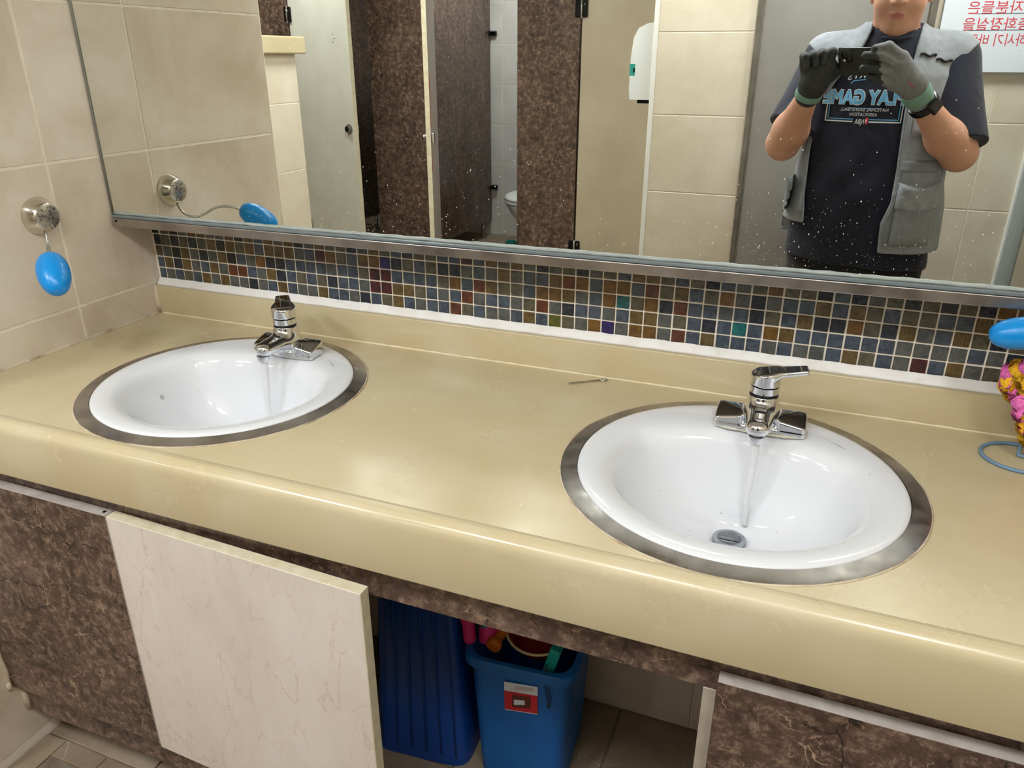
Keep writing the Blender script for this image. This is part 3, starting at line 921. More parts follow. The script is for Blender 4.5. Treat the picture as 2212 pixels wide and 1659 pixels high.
# ---------------------------------------------------------------- taps
def tap(cx, label, lever_deg, pitch, scale_ring):
    DZ = Z0 + 0.0078
    th = thing('tap', (cx, -0.152, DZ), label, 'tap', 'chrome mixer taps')
    def body(P):
        X = P.copy()
        d = rbox(X, (0, 0.0, .004), (.0715, .0235, .0065), .005)
        for s in (-1, 1):
            bx = rbox(X, (s * .0495, 0.001, .013), (.0225, .0235, .0175), .006)
            pl = (X - np.array([s * .0505, 0.0, .0272])) @ np.array([s * .16, -.30, .94])
            bx = smax(bx, pl, .003)
            d = smin(d, bx, .002)
        col = cone(X, (0, .001, .0), (0, 0, .058), .0300, .0240)
        col = smax(col, X[:, 2] - .0605, .0015)
        q = X.copy(); q[:, 2] = (q[:, 2] - .030) * 1.12 + .030
        sp = cone(q * np.array([.90, 1, 1]), (0, -.004, .030), (0, -.074, .0325), .0225, .0168)
        sp = smax(sp, .0195 - X[:, 2], .003)
        sp = smax(sp, -(X[:, 1] + .0945), .004)
        topcut = (X - np.array([0, -.02, .0535])) @ np.array([0, -.13, .991])
        sp = smax(sp, topcut, .006)
        d = smin(d, smin(col, sp, .012), .005)
        return smax(d, -(X[:, 2]), .0005)
    sdf_obj('body', body, (-.080, -.104, -.004), (.080, .034, .070), .00165, chrome, th, True)
    lathe('collar', [(.0585, .0200), (.0622, .0212), (.0640, .0228), (.0655, .0228), (.0655, .0190)], (0, 0, 0), (0, 0, 1), gap_black, th, 40, local=True)
    lathe('cartridge_ring', [(.0640, .0205), (.0655, .0232), (.0765, .0232), (.0770, .0205)], (0, 0, 0), (0, 0, 1), chrome, th, 48, local=True)
    lathe('aerator', [(.0205, .0122), (.0120, .0122), (.0105, .0112), (.0105, .0090), (.0125, .0088)], (0, -.0790, 0), (0, 0, 1), chrome, th, 32, local=True)
    a = math.radians(lever_deg)
    dx, dy = math.cos(a), math.sin(a)
    pt = math.radians(pitch)
    ex = np.array([dx * math.cos(pt), dy * math.cos(pt), math.sin(pt)])
    ey = np.array([-dy, dx, 0.0])
    ez = np.cross(ex, ey)
    Rm = np.stack([ex, ey, ez], 1)
    def handle(P):
        cyl = cone(P, (0, 0, .070), (0, 0, .100), .0240, .0245)
        cyl = smax(cyl, .0785 - P[:, 2], .001)
        top = (P - np.array([0, 0, .1005])) @ ez
        cyl = smax(cyl, top, .0035)
        q = (P - np.array([0, 0, .0965])) @ Rm
        w_ = .0185 - .0045 * np.clip(q[:, 0] / .064, 0, 1)
        dd = np.stack([np.abs(q[:, 0] - .027) - .037, np.abs(q[:, 1]) - w_, np.abs(q[:, 2]) - .0042], 1) + .003
        lv = np.linalg.norm(np.maximum(dd, 0), axis=1) + np.minimum(dd.max(1), 0) - .003
        return smin(cyl, lv, .007)
    sdf_obj('handle', handle, (-.090, -.090, .060), (.090, .090, .155), .00165, chrome, th, True)
    # lime ring where the tap meets the basin
    pts_ = []
    for k in range(72):
        t_ = 2 * math.pi * k / 72
        c_, s_ = math.cos(t_), math.sin(t_)
        pts_.append((.0735 * math.copysign(abs(c_) ** .5, c_), .0255 * math.copysign(abs(s_) ** .5, s_), .0004))
    tube('limescale_ring', pts_, [scale_ring * rg2.uniform(.5, 1.3) for _ in pts_], limescale, th, 6, True, True)
    # running water
    wz0 = DZ + .012; wz1 = Z0 - .1375
    pw, rw = [], []
    for k in range(29):
        t_ = k / 28
        pw.append((cx + .0012 * math.sin(7 * t_), -0.152 - .079 + .0012 * math.cos(6 * t_) - .002 * t_, wz0 + (wz1 - wz0) * t_))
        rw.append(.0074 - .0032 * t_ ** .6 + .0004 * math.sin(17 * t_))
    ws = tube('water_stream', pw, rw, water_m, None, 16)
    tag(ws, 'thin clear stream of water falling from the ' + ('tap with its lever turned sideways' if cx > 1 else 'tap with its lever turned away'), 'water', 'running water')
    return th
tap(0.478, 'chrome mixer tap with its lever turned away, on the basin near the tiled side wall', 128, 5, .0007)
tap(1.424, 'chrome mixer tap with its lever turned sideways, on the basin below the person', 8, 10, .0022)

# ---------------------------------------------------------------- pin on the worktop
pn = thing('safety_pin', (1.10, -0.058, Z0), 'small bent wire safety pin lying on the worktop between the basins', 'pin')
A = Vector((1.0697, -0.0788, Z0 + .0022)); Bq = Vector((1.119, -0.0435, Z0 + .0022))
dq = (Bq - A).normalized(); nq = Vector((-dq.y, dq.x, 0))
coil = [A + nq * .0022 * math.cos(t_) - dq * .0022 * math.sin(t_) + Vector((0, 0, .0004 * t_ / 6)) for t_ in [i * math.pi / 6 for i in range(0, 19)]]
tube('wire', [Bq + nq * .0024] + [A + nq * .0024] + coil[1:] + [A - nq * .0024, Bq - nq * .0014], .00075, wire_chrome, pn, 8)
tube('clasp', [Bq + dq * .0005 + nq * .003, Bq + dq * .006 + nq * .004, Bq + dq * .012 + nq * .002, Bq + dq * .0125 - nq * .003, Bq + dq * .006 - nq * .0045, Bq - nq * .003], .0012, wire_chrome, pn, 8)
tube('clasp_loop', [Bq + dq * (.009 + .0055 * math.cos(t_)) + nq * (.0042 * math.sin(t_)) + Vector((0, 0, .0006)) for t_ in [i * math.pi / 8 for i in range(16)]], .0010, wire_chrome, pn, 8, closed=True)

# ---------------------------------------------------------------- soap on wall holders
def soap_holder(label, base, axis, path, r0=.037):
    th = thing('soap_holder', base, label, 'soap holder')
    lathe('wall_mount', [(0, r0), (.004, r0 + .001), (.012, r0 - .002), (.024, r0 - .008), (.0275, r0 - .010), (.0285, r0 - .0125)], base, axis, chrome_warm, th, 48)
    ax_ = Vector(axis).normalized()
    lathe('mount_cap', [(.0283, r0 - .0115), (.0290, r0 - .013)], base, axis, chrome_dull, th, 40)
    tube('rod', smooth_path(path, 8), .0032, wire_chrome, th, 12)
    return th
def egg(name, a, b, r, mat, label, cat, group):
    a = Vector(a); b = Vector(b); ax = (b - a); L = ax.length
    prof_ = [(L * (0.5 - 0.5 * math.cos(math.pi * k / 22)), max(.0004, r * (math.sin(math.pi * k / 22) ** .82) * (1.0 + .06 * math.cos(math.pi * k / 22)))) for k in range(23)]
    o = lathe(name, prof_, a, ax.normalized(), mat, None, 36)
    return tag(o, label, cat, group)
zl = Z0
soap_holder('chrome magnetic soap holder with an S-shaped rod on the left tiled wall', (0.0, -.2785, zl + .280), (1, 0, -.02),
            [(.015, -.2815, zl + .262), (.0144, -.2815, zl + .2471), (.0185, -.2847, zl + .2334), (.0269, -.2913, zl + .2205), (.0452, -.3058, zl + .2136), (.0629, -.3198, zl + .2215), (.0784, -.332, zl + .2318),
             (.094, -.3443, zl + .2353), (.1108, -.3576, zl + .2331), (.1288, -.3718, zl + .2251), (.138, -.379, zl + .220)])
egg('soap_bar', (.1265, -.3695, zl + .2300), (.1925, -.4185, zl + .1775), .0285, soap_blue, 'blue egg-shaped soap on the rod fixed to the left tiled wall', 'soap', 'blue soaps')
soap_holder('chrome magnetic soap holder on the mirror above the wire stand', (1.93, YM - .0006, zl + .290), (0, -1, 0),
            [(1.93, -.115, zl + .275), (1.93, -.128, zl + .240), (1.905, -.138, zl + .216), (1.87, -.146, zl + .222), (1.835, -.148, zl + .229), (1.80, -.148, zl + .2235)])
egg('soap_bar', (1.7178, -.148, zl + .2069), (1.811, -.148, zl + .2255), .0235, soap_blue, 'blue egg-shaped soap hanging in front of the mosaic at the right edge', 'soap', 'blue soaps')

# ---------------------------------------------------------------- scrubber on a wire stand
ws = thing('wire_stand', (1.811, -.105, Z0), 'pale blue wire stand with a ring foot at the right end of the worktop', 'stand')
tube('ring_foot', [(1.811 + .0545 * math.cos(2 * math.pi * k / 48), -.105 + .050 * math.sin(2 * math.pi * k / 48), Z0 + .0032) for k in range(48)], .0029, wire_blue, ws, 10, closed=True)
tube('post', smooth_path([(1.8645, -.100, Z0 + .0035), (1.84, -.101, Z0 + .004), (1.813, -.100, Z0 + .0045), (1.808, -.0995, Z0 + .012), (1.812, -.0992, Z0 + .06), (1.822, -.099, Z0 + .12), (1.83, -.099, Z0 + .165), (1.845, -.099, Z0 + .175), (1.855, -.099, Z0 + .160)], 8), .0028, wire_blue, ws, 10)
sc_ = thing('scrubber', (1.83, -.105, Z0 + .04), 'crocheted pink and yellow scrubber hanging on the wire stand', 'scrubber')
rs = random.Random(11)
strands = [(pink, [(1.775, .148), (1.768, .135), (1.772, .122), (1.782, .110)]), (yellow, [(1.768, .128), (1.774, .112), (1.786, .104), (1.797, .096)]),
           (pink, [(1.787, .103), (1.793, .086), (1.803, .074), (1.812, .055)]), (yellow, [(1.776, .152), (1.783, .140), (1.79, .126), (1.80, .112)]),
           (pink, [(1.785, .158), (1.798, .150), (1.806, .130), (1.812, .108)]), (yellow, [(1.80, .085), (1.806, .062), (1.812, .045), (1.82, .035)]),
           (pink, [(1.80, .16), (1.82, .158), (1.84, .14), (1.85, .11)]), (yellow, [(1.81, .14), (1.83, .13), (1.845, .10), (1.85, .07)]), (pink, [(1.815, .10), (1.83, .08), (1.845, .06), (1.85, .04)])]
for mt, line in strands:
    dy = rs.uniform(-.012, .012)
    sp = smooth_path([(x, -.105 + dy + rs.uniform(-.006, .006), Z0 + z) for x, z in line], 10)
    pts_ = [p_ + Vector((.0035 * math.sin(i * 2.1), .0035 * math.cos(i * 2.1), .002 * math.sin(i * 3.3))) for i, p_ in enumerate(sp)]
    tube('crochet_ruffle', pts_, [.0125 + .0028 * math.sin(i * 2.6 + dy * 300) for i in range(len(pts_))], mt, sc_, 10)

# ---------------------------------------------------------------- cabinet fronts below the worktop
YR = -0.575
cab = thing('vanity_cabinet', (1.05, YR, 0.09), 'vanity cabinet with brown and cream marble doors under the cream worktop', 'cabinet')
box('rail', (0.001, YR, Z0 - .1745), (XR, YR + .018, Z0 - .0315), brown, cab, .0008)
box('plinth', (0.001, YR, Z0 - .752), (XR, YR + .018, Z0 - .662), brown, cab, .0008)
def cab_door(x0, x1, z0, z1, mat, edge, label, ang=0.0):
    w_ = x1 - x0; h_ = z1 - z0
    d_ = box('door', (0, 0, 0.0005), (w_ - .001, .0205, h_ - .001), mat, cab, .0004)
    d_.location = (x0, YR - .0215, z0); d_.rotation_euler = (0, 0, math.radians(ang))
    d_['label'] = label
    box('edge_band', (0, .0003, h_ - .001), (w_, .0203, h_), edge, d_, .0003, local=True)
    box('edge_band', (w_ - .001, .0003, 0), (w_, .0203, h_ - .001), edge, d_, .0003, local=True)
    for zz in (.10, h_ - .10):
        lathe('hinge_cup', [(0, .016), (.004, .016), (.006, .010)], (.022, .0205, zz), (0, 1, 0), steel, d_, 20, True)
    return d_
d1 = cab_door(0.003, 0.4115, Z0 - .668, Z0 - .1425, brown, edge_grey, 'brown marble door with a grey top edge beside the tiled wall')
lathe('edge_screw', [(0, .0035), (.0006, .0032)], (.397, .0105, .5255), (0, 0, 1), dark_metal, d1, 12, True)
cab_door(0.4135, 0.926, Z0 - .675, Z0 - .1425, cream_lam, edge_cream, 'cream marble door standing slightly ajar', -1.9)
cab_door(1.4325, 1.955, Z0 - .668, Z0 - .1405, brown, edge_grey, 'brown marble door with a grey top edge below the second basin')
box('light_stop_panel', (1.9575, YR - .0205, Z0 - .668), (XR - .001, YR - .0005, Z0 - .1405), brown, cab, .0004)  # unseen panel added to stop light leaking into the open bay
dvm = box('divider', (1.4145, YR + .0185, Z0 - .752), (1.4315, -.33, Z0 - .200), simple('beige_carcass', rgb(176, 164, 146), 0.5), cab, .0008)
box('edge_band', (1.4145, YR - .0005, Z0 - .752), (1.4315, YR + .018, Z0 - .1750), simple('beige_edge', rgb(186, 174, 158), 0.4, col2=rgb(168, 156, 140), scale=20), dvm, .0006)
ff_ = tag(tube('waste_pipe', smooth_path([(1.40, -.27, Z0 - .19), (1.40, -.27, Z0 - .27), (1.385, -.22, Z0 - .31), (1.37, -.10, Z0 - .30), (1.37, -.006, Z0 - .30)], 8), .019, pipe_white), 'pale waste pipe under the second basin', 'pipe')
tag(tube('waste_pipe', smooth_path([(.46, -.27, Z0 - .19), (.46, -.27, Z0 - .27), (.46, -.22, Z0 - .31), (.46, -.10, Z0 - .30), (.46, -.006, Z0 - .30)], 8), .019, pipe_white), 'pale waste pipe under the first basin behind the cream door', 'pipe')
# flaking filler where the cabinet meets the side wall
fl = thing('wall_filler', (0.002, -.60, .2), 'crumbling cream filler between the brown cabinet door and the side wall', 'filler')
rf = random.Random(2)
tube('filler_bead', [(0.001, -.5995 - rf.uniform(0, .002), .178 + .50 * k / 24) for k in range(25)], [.0045 + rf.uniform(-.0012, .003) for _ in range(25)], dirty_caulk, fl, 8)
tube('filler_bead', [(0.002, -.578, .098), (0.003, -.579, .13), (0.002, -.579, .165)], [.006, .008, .005], dirty_caulk, fl, 8)
tube('filler_bead', [(0.001, -.603, .170), (0.004, -.604, .182), (0.002, -.602, .195)], [.003, .006, .004], dirty_caulk, fl, 8)

# ---------------------------------------------------------------- bins in the open bay
def bin_mesh(name, x0, x1, y0, y1, z0, z1, flare_x, flare_y, mat, parent, th_=.004, rot=0.0, n=48, pw=7.0):
    cx_, cy_ = (x0 + x1) / 2, (y0 + y1) / 2
    a0, b0 = (x1 - x0) / 2, (y1 - y0) / 2
    rings = []
    def ring(a, b_, z): return [Vector((p_[0], p_[1], p_[2])) for p_ in ellipse(0, 0, z, a, b_, n, pw)]
    S = 8
    for k in range(S + 1):
        t_ = k / S
        rings.append(ring(a0 + flare_x * t_, b0 + flare_y * t_, z0 + (z1 - z0) * t_))
    a1, b1 = a0 + flare_x, b0 + flare_y
    rings += [ring(a1 + .006, b1 + .006, z1 - .024), ring(a1 + .010, b1 + .010, z1 - .022), ring(a1 + .011, b1 + .011, z1 - .003), ring(a1 + .008, b1 + .008, z1), ring(a1 - .002, b1 - .002, z1), ring(a1 - th_ - .003, b1 - th_ - .003, z1 - .02), ring(a0 - th_, b0 - th_, z0 + .006)]
    v, f = loft_data(rings)
    f.append(tuple(range(n - 1, -1, -1))); f.append(tuple((len(rings) - 1) * n + k for k in range(n)))
    Rm = Matrix.Rotation(rot, 4, 'Z')
    v = [Rm @ Vector(p_) + Vector((cx_, cy_, 0)) for p_ in v]
    me = fix_normals(mesh_from(name, v, f, mat, True)); sharp_edges(me, 40)
    return link(name, me, parent)
b2 = thing('waste_bin', (1.06, -.17, 0), 'blue plastic bin with cleaning things and a paper sticker in the open bay', 'bin')
bin_mesh('body', .965, 1.15, -.285, -.065, 0.001, .338, .014, .022, bin_blue, b2, rot=math.radians(4))
b1 = thing('storage_bin', (.82, -.19, 0), 'tall dark blue plastic bin standing behind the cream door', 'bin')
bin_mesh('body', .700, .921, -.305, -.06, 0.001, .60, -.030, -.02, bin_navy, b1, rot=math.radians(6))
Rb = Matrix.Rotation(math.radians(6), 4, 'Z')
for k in range(6):
    xb = -.085 + k * .034
    p0 = Rb @ Vector((xb, -.1232, .03)) + Vector((.8105, -.1825, 0)); p1 = Rb @ Vector((xb * .8, -.1135, .52)) + Vector((.8105, -.1825, 0))
    tube('rib', [p0, p1], .0018, bin_navy, b1, 6)
# sticker
st = Rb.to_3x3()
def on_bin(u, z, off=.0):
    y = -.1105 - .022 * (z / .352) - off
    return st @ Vector((u, y, 0)) + Vector((1.0575, -.175, z))
def patch(name, u0, u1, z0, z1, off, mat, parent, curl=0.0):
    v = [on_bin(u0, z0, off), on_bin(u1, z0 + .006, off), on_bin(u1, z1 + .004, off), on_bin(u0, z1, off), on_bin(u0, z0, off + .0006), on_bin(u1, z0 + .006, off + .0006), on_bin(u1, z1 + .004, off + .0006), on_bin(u0, z1, off + .0006)]
    f = [(0, 1, 2, 3), (7, 6, 5, 4), (0, 4, 5, 1), (1, 5, 6, 2), (2, 6, 7, 3), (3, 7, 4, 0)]
    return link(name, fix_normals(mesh_from(name, v, f, mat)), parent)
patch('sticker', -.030, .038, .214, .292, .0030, paper, b2)
patch('sticker_print', -.030, .038, .217, .268, .0040, print_red, b2)
patch('sticker_print', -.014, .024, .228, .262, .0048, simple('sticker_brown', rgb(96, 40, 24), 0.5), b2)
patch('sticker_print', -.010, .012, .236, .250, .0056, paper, b2)
patch('sticker_print', -.008, .030, .276, .286, .0040, simple('sticker_pale', rgb(206, 196, 200), 0.5), b2)
# things in the bin
gl = thing('rubber_glove', (.965, -.20, .34), 'bright pink rubber glove hanging from the blue bin', 'glove')
tube('finger', smooth_path([(.935, -.255, .42), (.948, -.270, .385), (.955, -.278, .348)], 6), [.015] * 6 + [.013] * 6 + [.010], pink_rubber, gl, 12)
tube('palm', smooth_path([(.985, -.225, .40), (.985, -.250, .375), (.990, -.262, .345)], 6), [.024] * 6 + [.020] * 6 + [.012], pink_rubber, gl, 14)
tag(tube('rolled_cloth', smooth_path([(.972, -.215, .415), (.978, -.245, .392), (.985, -.258, .378)], 6), [.014] * 13, teal_rubber), 'teal cloth tucked into the blue bin beside the pink glove', 'cloth')
br = thing('brush', (1.02, -.22, .36), 'wooden brush handle with a round orange knob in the blue bin', 'brush')
lathe('knob', [(0, .014), (.006, .0165), (.014, .0155), (.020, .011), (.030, .0105), (.040, .0145), (.046, .0145), (.052, .012), (.12, .012)], (1.006, -.285, .357), (.12, .9, .20), orange_wood, br, 28)
bw = thing('red_bowl', (1.075, -.20, .30), 'dark red plastic bowl with an ivory rim lying in the blue bin', 'bowl')
lathe('bowl', [(-.05, .030), (-.048, .040), (-.02, .058), (0, .066), (.001, .064), (-.02, .054), (-.045, .036)], (1.080, -.215, .372), (0, -.15, 1), red_enamel, bw, 40)
tube('rim', [(1.080 + .066 * math.cos(2 * math.pi * k / 40), -.215 + .066 * math.sin(2 * math.pi * k / 40), .372 + .0099 * math.sin(2 * math.pi * k / 40)) for k in range(40)], .0028, ivory, bw, 8, closed=True)
tag(box('sponge', (1.118, -.285, .325), (1.140, -.262, .392), teal_rubber, None, .003, 2, rot=Matrix.Rotation(.25, 3, 'Y')), 'turquoise strip of sponge hanging over the front of the blue bin', 'sponge')
tw = smooth_path([(1.122, -.2935, .362), (1.124, -.304, .345), (1.126, -.306, .315), (1.131, -.304, .285), (1.130, -.302, .262)], 8)
tag(tube('wire_loop', tw + [p_ + Vector((.007 * math.sin(math.pi * i / (len(tw) - 1)) + .0012, -.001, 0)) for i, p_ in reversed(list(enumerate(tw)))], .0011, black_wire, None, 6), 'thin twisted black wire loop hanging down the blue bin', 'wire')
BIN_SHIFT = Vector((-.018, .006, -.012))
for o_ in list(COL.objects):
    if o_.parent is None and o_.name.split('.')[0] in ('rubber_glove', 'rolled_cloth', 'brush', 'red_bowl', 'sponge', 'wire_loop'):
        o_.location = o_.location + BIN_SHIFT
b2.location = b2.location + Vector((-.018, .006, 0))
tag(tube('mop_handle', [(.936, -.272, .40), (.915, -.290, .66)], .0075, black_wire), 'dark thin handle leaning between the two blue bins', 'handle')
# ---------------------------------------------------------------- toilet stalls seen in the mirror
SY = -3.35
SH = 1.98
def pilaster(x0, x1, label):
    th = thing('stall_pilaster', ((x0 + x1) / 2, SY, 0), label, 'panel')
    box('panel', (x0, SY - .028, 0.10), (x1, SY, SH), brown, th, .001)
    for x in (x0 + .07, x1 - .07):
        tube('foot', [(x, SY - .014, 0.0), (x, SY - .014, .10)], .014, dark_metal, th, 12)
    return th
pilaster(-2.34, -1.872, 'dark brown marble stall panel above the cream ledge')
pilaster(-1.29, -.872, 'dark brown marble stall panel between the two open stall doors')
pilaster(-.297, .078, 'dark brown marble stall panel beside the closed tan door')
def partition(x, label):
    th = thing('stall_partition', (x, (SY - 4.92) / 2, 0), label, 'partition')
    box('panel', (x - .014, -4.915, .13), (x + .014, SY - .0285, SH), brown, th, .001)
    for yy in (-4.76, -4.1):
        tube('foot', [(x, yy, .012), (x, yy, .13)], .013, steel, th, 12)
        lathe('foot_plate', [(0, .026), (.006, .026), (.012, .014)], (x, yy, 0.0005), (0, 0, 1), steel, th, 20)
    for zz in (1.588, .405):
        bm_ = bmesh.new()
        bm_box(bm_, (x + .0145, -4.949, zz - .018), (x + .062, -4.915, zz + .018), .008, 2)
        bm_box(bm_, (x + .0145, -4.949, zz - .018), (x + .028, -4.88, zz + .018), .004, 2)
        link('wall_bracket', bm_mesh('wall_bracket', bm_, dark_metal), th)
    return th
partition(-2.185, 'dark brown partition inside the stall with the ajar cream door')
partition(-1.150, 'dark brown partition on black brackets beside the toilet')
partition(-.115, 'dark brown partition behind the toilet, next to the tan door')
def stall_door(x, ang, width, mat, edge, inner, label, knob_z, knob=True):
    """hinged at x, swung out towards the wash basins by ang degrees"""
    th = thing('stall_door', (x, SY, 0), label, 'door', None, math.radians(ang))
    box('panel', (0.004, -.026, .10), (width - .003, -.002, SH - .02), mat, th, .0006, local=True)
    box('inner_face', (0.004, -.028, .10), (width - .003, -.0262, SH - .02), inner, th, .0003, local=True)
    box('edge_band', (width - .003, -.028, .10), (width, -.002, SH - .02), edge, th, .0006, local=True)
    for zz in (1.665, .33):
        hg = link('hinge', bm_mesh('hinge', (lambda b_: (bm_box(b_, (-.036, -.002, zz - .045), (-.004, .012, zz + .045), .006, 2), bm_box(b_, (.006, -.002, zz - .045), (.036, .012, zz + .045), .006, 2), b_)[2])(bmesh.new()), dark_metal), th, True)
        tube('hinge_pin', [(0.001, .010, zz - .05), (0.001, .010, zz + .05)], .0055, chrome, hg, 10, True)
        lathe('hinge_leaf', [(0, .004), (.002, .003)], (.02, .012, zz + .02), (0, 1, 0), chrome, hg, 10, True)
    lk = lathe('lock_knob', [(0, .030), (.006, .030), (.010, .024), (.018, .024), (.021, .018)], (width - .055, -.002, knob_z), (0, 1, 0), chrome if not knob else steel, th, 28, True)
    lathe('lock_slot', [(0, .017), (.004, .017), (.005, .010)], (width - .055, .019, knob_z), (0, 1, 0), dark_metal, lk, 20, True)
    box('latch', (width - .085, -.046, knob_z - .028), (width - .012, -.0283, knob_z + .028), chrome, th, .006, 2, local=True)
    return th
d1s = stall_door(-1.868, 20, .600, door_cream, edge_cream, door_inner, 'cream stall door standing slightly ajar behind the ledge', 1.0)
for zz_, xx_ in ((1.545, .452), (1.520, .470), (1.520, .455), (1.500, .438), (1.500, .452)):
    lathe('screw_hole', [(0, .0035), (.0004, .0030)], (xx_, -.0019, zz_), (0, 1, 0), gap_black, d1s, 10, True)
d2 = stall_door(-.860, 67, .600, door_cream, edge_cream, door_inner, 'cream stall door swung wide open, seen edge-on in the mirror', 1.0)
box('red_tape', (.555, -.0292, 1.06), (.575, -.0283, 1.32), print_red, d2, local=True)
box('red_tape', (.555, -.0292, .82), (.575, -.0283, .94), print_red, d2, local=True)
stall_door(.085, 0, .665, door_tan, edge_cream, door_inner, 'closed tan stall door beside the white paper dispenser', 1.0)

# toilet
to = thing('toilet', (-.63, -4.55, 0), 'white porcelain toilet with its lid down in the open stall', 'toilet')
def tring(y0, y1, a, z, n=40):
    cy_ = (y0 + y1) / 2; b_ = (y1 - y0) / 2
    return [(-.63 + a * math.sin(2 * math.pi * k / n) * (1 - .12 * math.cos(2 * math.pi * k / n)), cy_ + b_ * math.cos(2 * math.pi * k / n), z) for k in range(n)]
rings = [tring(-4.80, -4.36, .105, .001), tring(-4.80, -4.35, .11, .03), tring(-4.80, -4.40, .095, .12), tring(-4.82, -4.36, .11, .22), tring(-4.84, -4.27, .16, .31), tring(-4.86, -4.215, .185, .37), tring(-4.86, -4.205, .19, .395)]
v, f = loft_data(rings); n = 40
f.append(tuple(range(n - 1, -1, -1))); f.append(tuple((len(rings) - 1) * n + k for k in range(n)))
link('pedestal', fix_normals(mesh_from('pedestal', v, f, porcelain, True)), to)
def slab_of(name, r0, r1, r2):
    v, f = loft_data([r0, r1, r2]); f.append(tuple(range(n - 1, -1, -1))); f.append(tuple(2 * n + k for k in range(n)))
    link(name, fix_normals(mesh_from(name, v, f, plastic_white, True)), to)
slab_of('seat', tring(-4.78, -4.198, .192, .396), tring(-4.78, -4.195, .195, .410), tring(-4.78, -4.20, .19, .418))
slab_of('lid', tring(-4.78, -4.200, .190, .422), tring(-4.78, -4.197, .193, .436), tring(-4.76, -4.23, .165, .446))
box('tank', (-.83, -4.945, .36), (-.43, -4.79, .76), porcelain, to, .02, 3, smooth=True)
box('tank_lid', (-.84, -4.948, .7605), (-.42, -4.78, .79), porcelain, to, .01, 2, smooth=True)
tb = lathe('brush_pot', [(0, .045), (.008, .047), (.035, .042), (.038, .036), (.012, .03)], (-.835, -4.60, .001), (0, 0, 1), plastic_teal, None, 24)
tag(tb, 'small teal pot on the floor at the foot of the toilet', 'pot')

# paper dispenser on the side of the far wall
dp = thing('paper_dispenser', (.70, -2.2, 1.25), 'white paper dispenser with a teal window on the side of the far wall', 'dispenser')
prof_ = [(.765, 1.258), (.672, 1.258), (.667, 1.30), (.668, 1.42), (.676, 1.49), (.694, 1.525), (.730, 1.542), (.765, 1.545)]
v = [(x, -2.135, z) for x, z in prof_] + [(x, -2.33, z) for x, z in prof_]
m_ = len(prof_)
f = [tuple(range(m_)), tuple(range(2 * m_ - 1, m_ - 1, -1))] + [(k, (k + 1) % m_, m_ + (k + 1) % m_, m_ + k) for k in range(m_)]
me = fix_normals(mesh_from('case', v, f, plastic_white)); link('case', me, dp)
box('window', (.6655, -2.36 + .08, 1.348), (.690, -2.1345, 1.395), plastic_teal, dp, .002)
box('window_slot', (.680, -2.16, 1.362), (.688, -2.1338, 1.378), dark_metal, dp, .001)
box('paper_outlet', (.70, -2.32, 1.243), (.765, -2.15, 1.2575), dark_metal, dp, .003)

# ---------------------------------------------------------------- lettering
def text_mesh(body, size, align='CENTER', spacing=1.0, extrude=0.0):
    cu = bpy.data.curves.new('lettering', 'FONT')
    cu.body = body; cu.size = size; cu.align_x = align; cu.align_y = 'BOTTOM_BASELINE'; cu.space_character = spacing; cu.extrude = extrude
    cu.resolution_u = 4
    o = bpy.data.objects.new('lettering', cu); COL.objects.link(o)
    dg = bpy.context.evaluated_depsgraph_get(); dg.update()
    me = bpy.data.meshes.new_from_object(o.evaluated_get(dg))
    bpy.data.objects.remove(o); bpy.data.curves.remove(cu)
    return me

# notice on the far wall: text runs towards -x for someone facing the wall
nt = thing('notice', (1.95, FY + .002, 1.38), 'white notice with red Korean lettering on the tiled far wall', 'notice')
box('sheet', (1.7575, FY + .0008, 1.372), (2.095, FY + .022, 1.675), paper, nt, .001)
def wall_text(body, size, x_left, z, mat, y, parent, name='lettering', align='LEFT', sx=1.0):
    me = text_mesh(body, size, align)
    for vv in me.vertices:
        vv.co = Vector((x_left - vv.co.x * sx, y, z + vv.co.y))
    me.materials.clear(); me.materials.append(mat)
    return link(name, fix_normals(me), parent)
for body, xl_, zz in (('남자분들은', 2.031, 1.556), ('3층화장실을', 2.045, 1.506), ('이용하시기 바랍니다', 2.088, 1.4565)):
    me_ = text_mesh(body, .043)
    xsv = [q.co.x for q in me_.vertices]
    wdt = max(xsv) - min(xsv) if xsv else 0
    want = {'남자분들은': .198, '3층화장실을': .218, '이용하시기 바랍니다': .305}[body]
    wall_text(body, .043, xl_, zz, red_ink, FY + .0226, nt, sx=want / max(wdt, 1e-3))
for zz, x0, x1 in ((1.5535, 1.86, 2.035), (1.5035, 1.845, 2.06)):
    box('underline', (x0, FY + .0221, zz - .0012), (x1, FY + .0226, zz + .0002), dark_ink, nt)
# ---------------------------------------------------------------- the man holding the phone (seen in the mirror)
PCX, PCY = 1.597, -1.700
TZ = [0.74, 0.80, 0.90, 1.00, 1.10, 1.20, 1.30, 1.37, 1.42, 1.455, 1.485, 1.52]
TA = [.175, .180, .182, .180, .180, .185, .188, .186, .165, .120, .075, .055]
TB = [.122, .128, .132, .134, .132, .130, .126, .118, .100, .085, .070, .055]
TY = [.010, .010, .012, .014, .010, .004, .000, -.005, -.008, -.004, .004, .010]
def torso(P, ga=0.0, gb=0.0, hem=0.0):
    z = P[:, 2]
    a = np.interp(z, TZ, TA) + ga; b = np.interp(z, TZ, TB) + gb
    if hem: 
        k = np.clip((1.25 - z) / .45, 0, 1); a = a + hem * k; b = b + hem * .5 * k
    cy_ = PCY + np.interp(z, TZ, TY)
    x = P[:, 0] - PCX; y = P[:, 1] - cy_
    r = (np.abs(x / a) ** 2.4 + np.abs(y / b) ** 2.4) ** (1 / 2.4)
    d = (r - 1) * np.minimum(a, b)
    return np.maximum(d, np.maximum(TZ[0] - z, z - TZ[-1]))
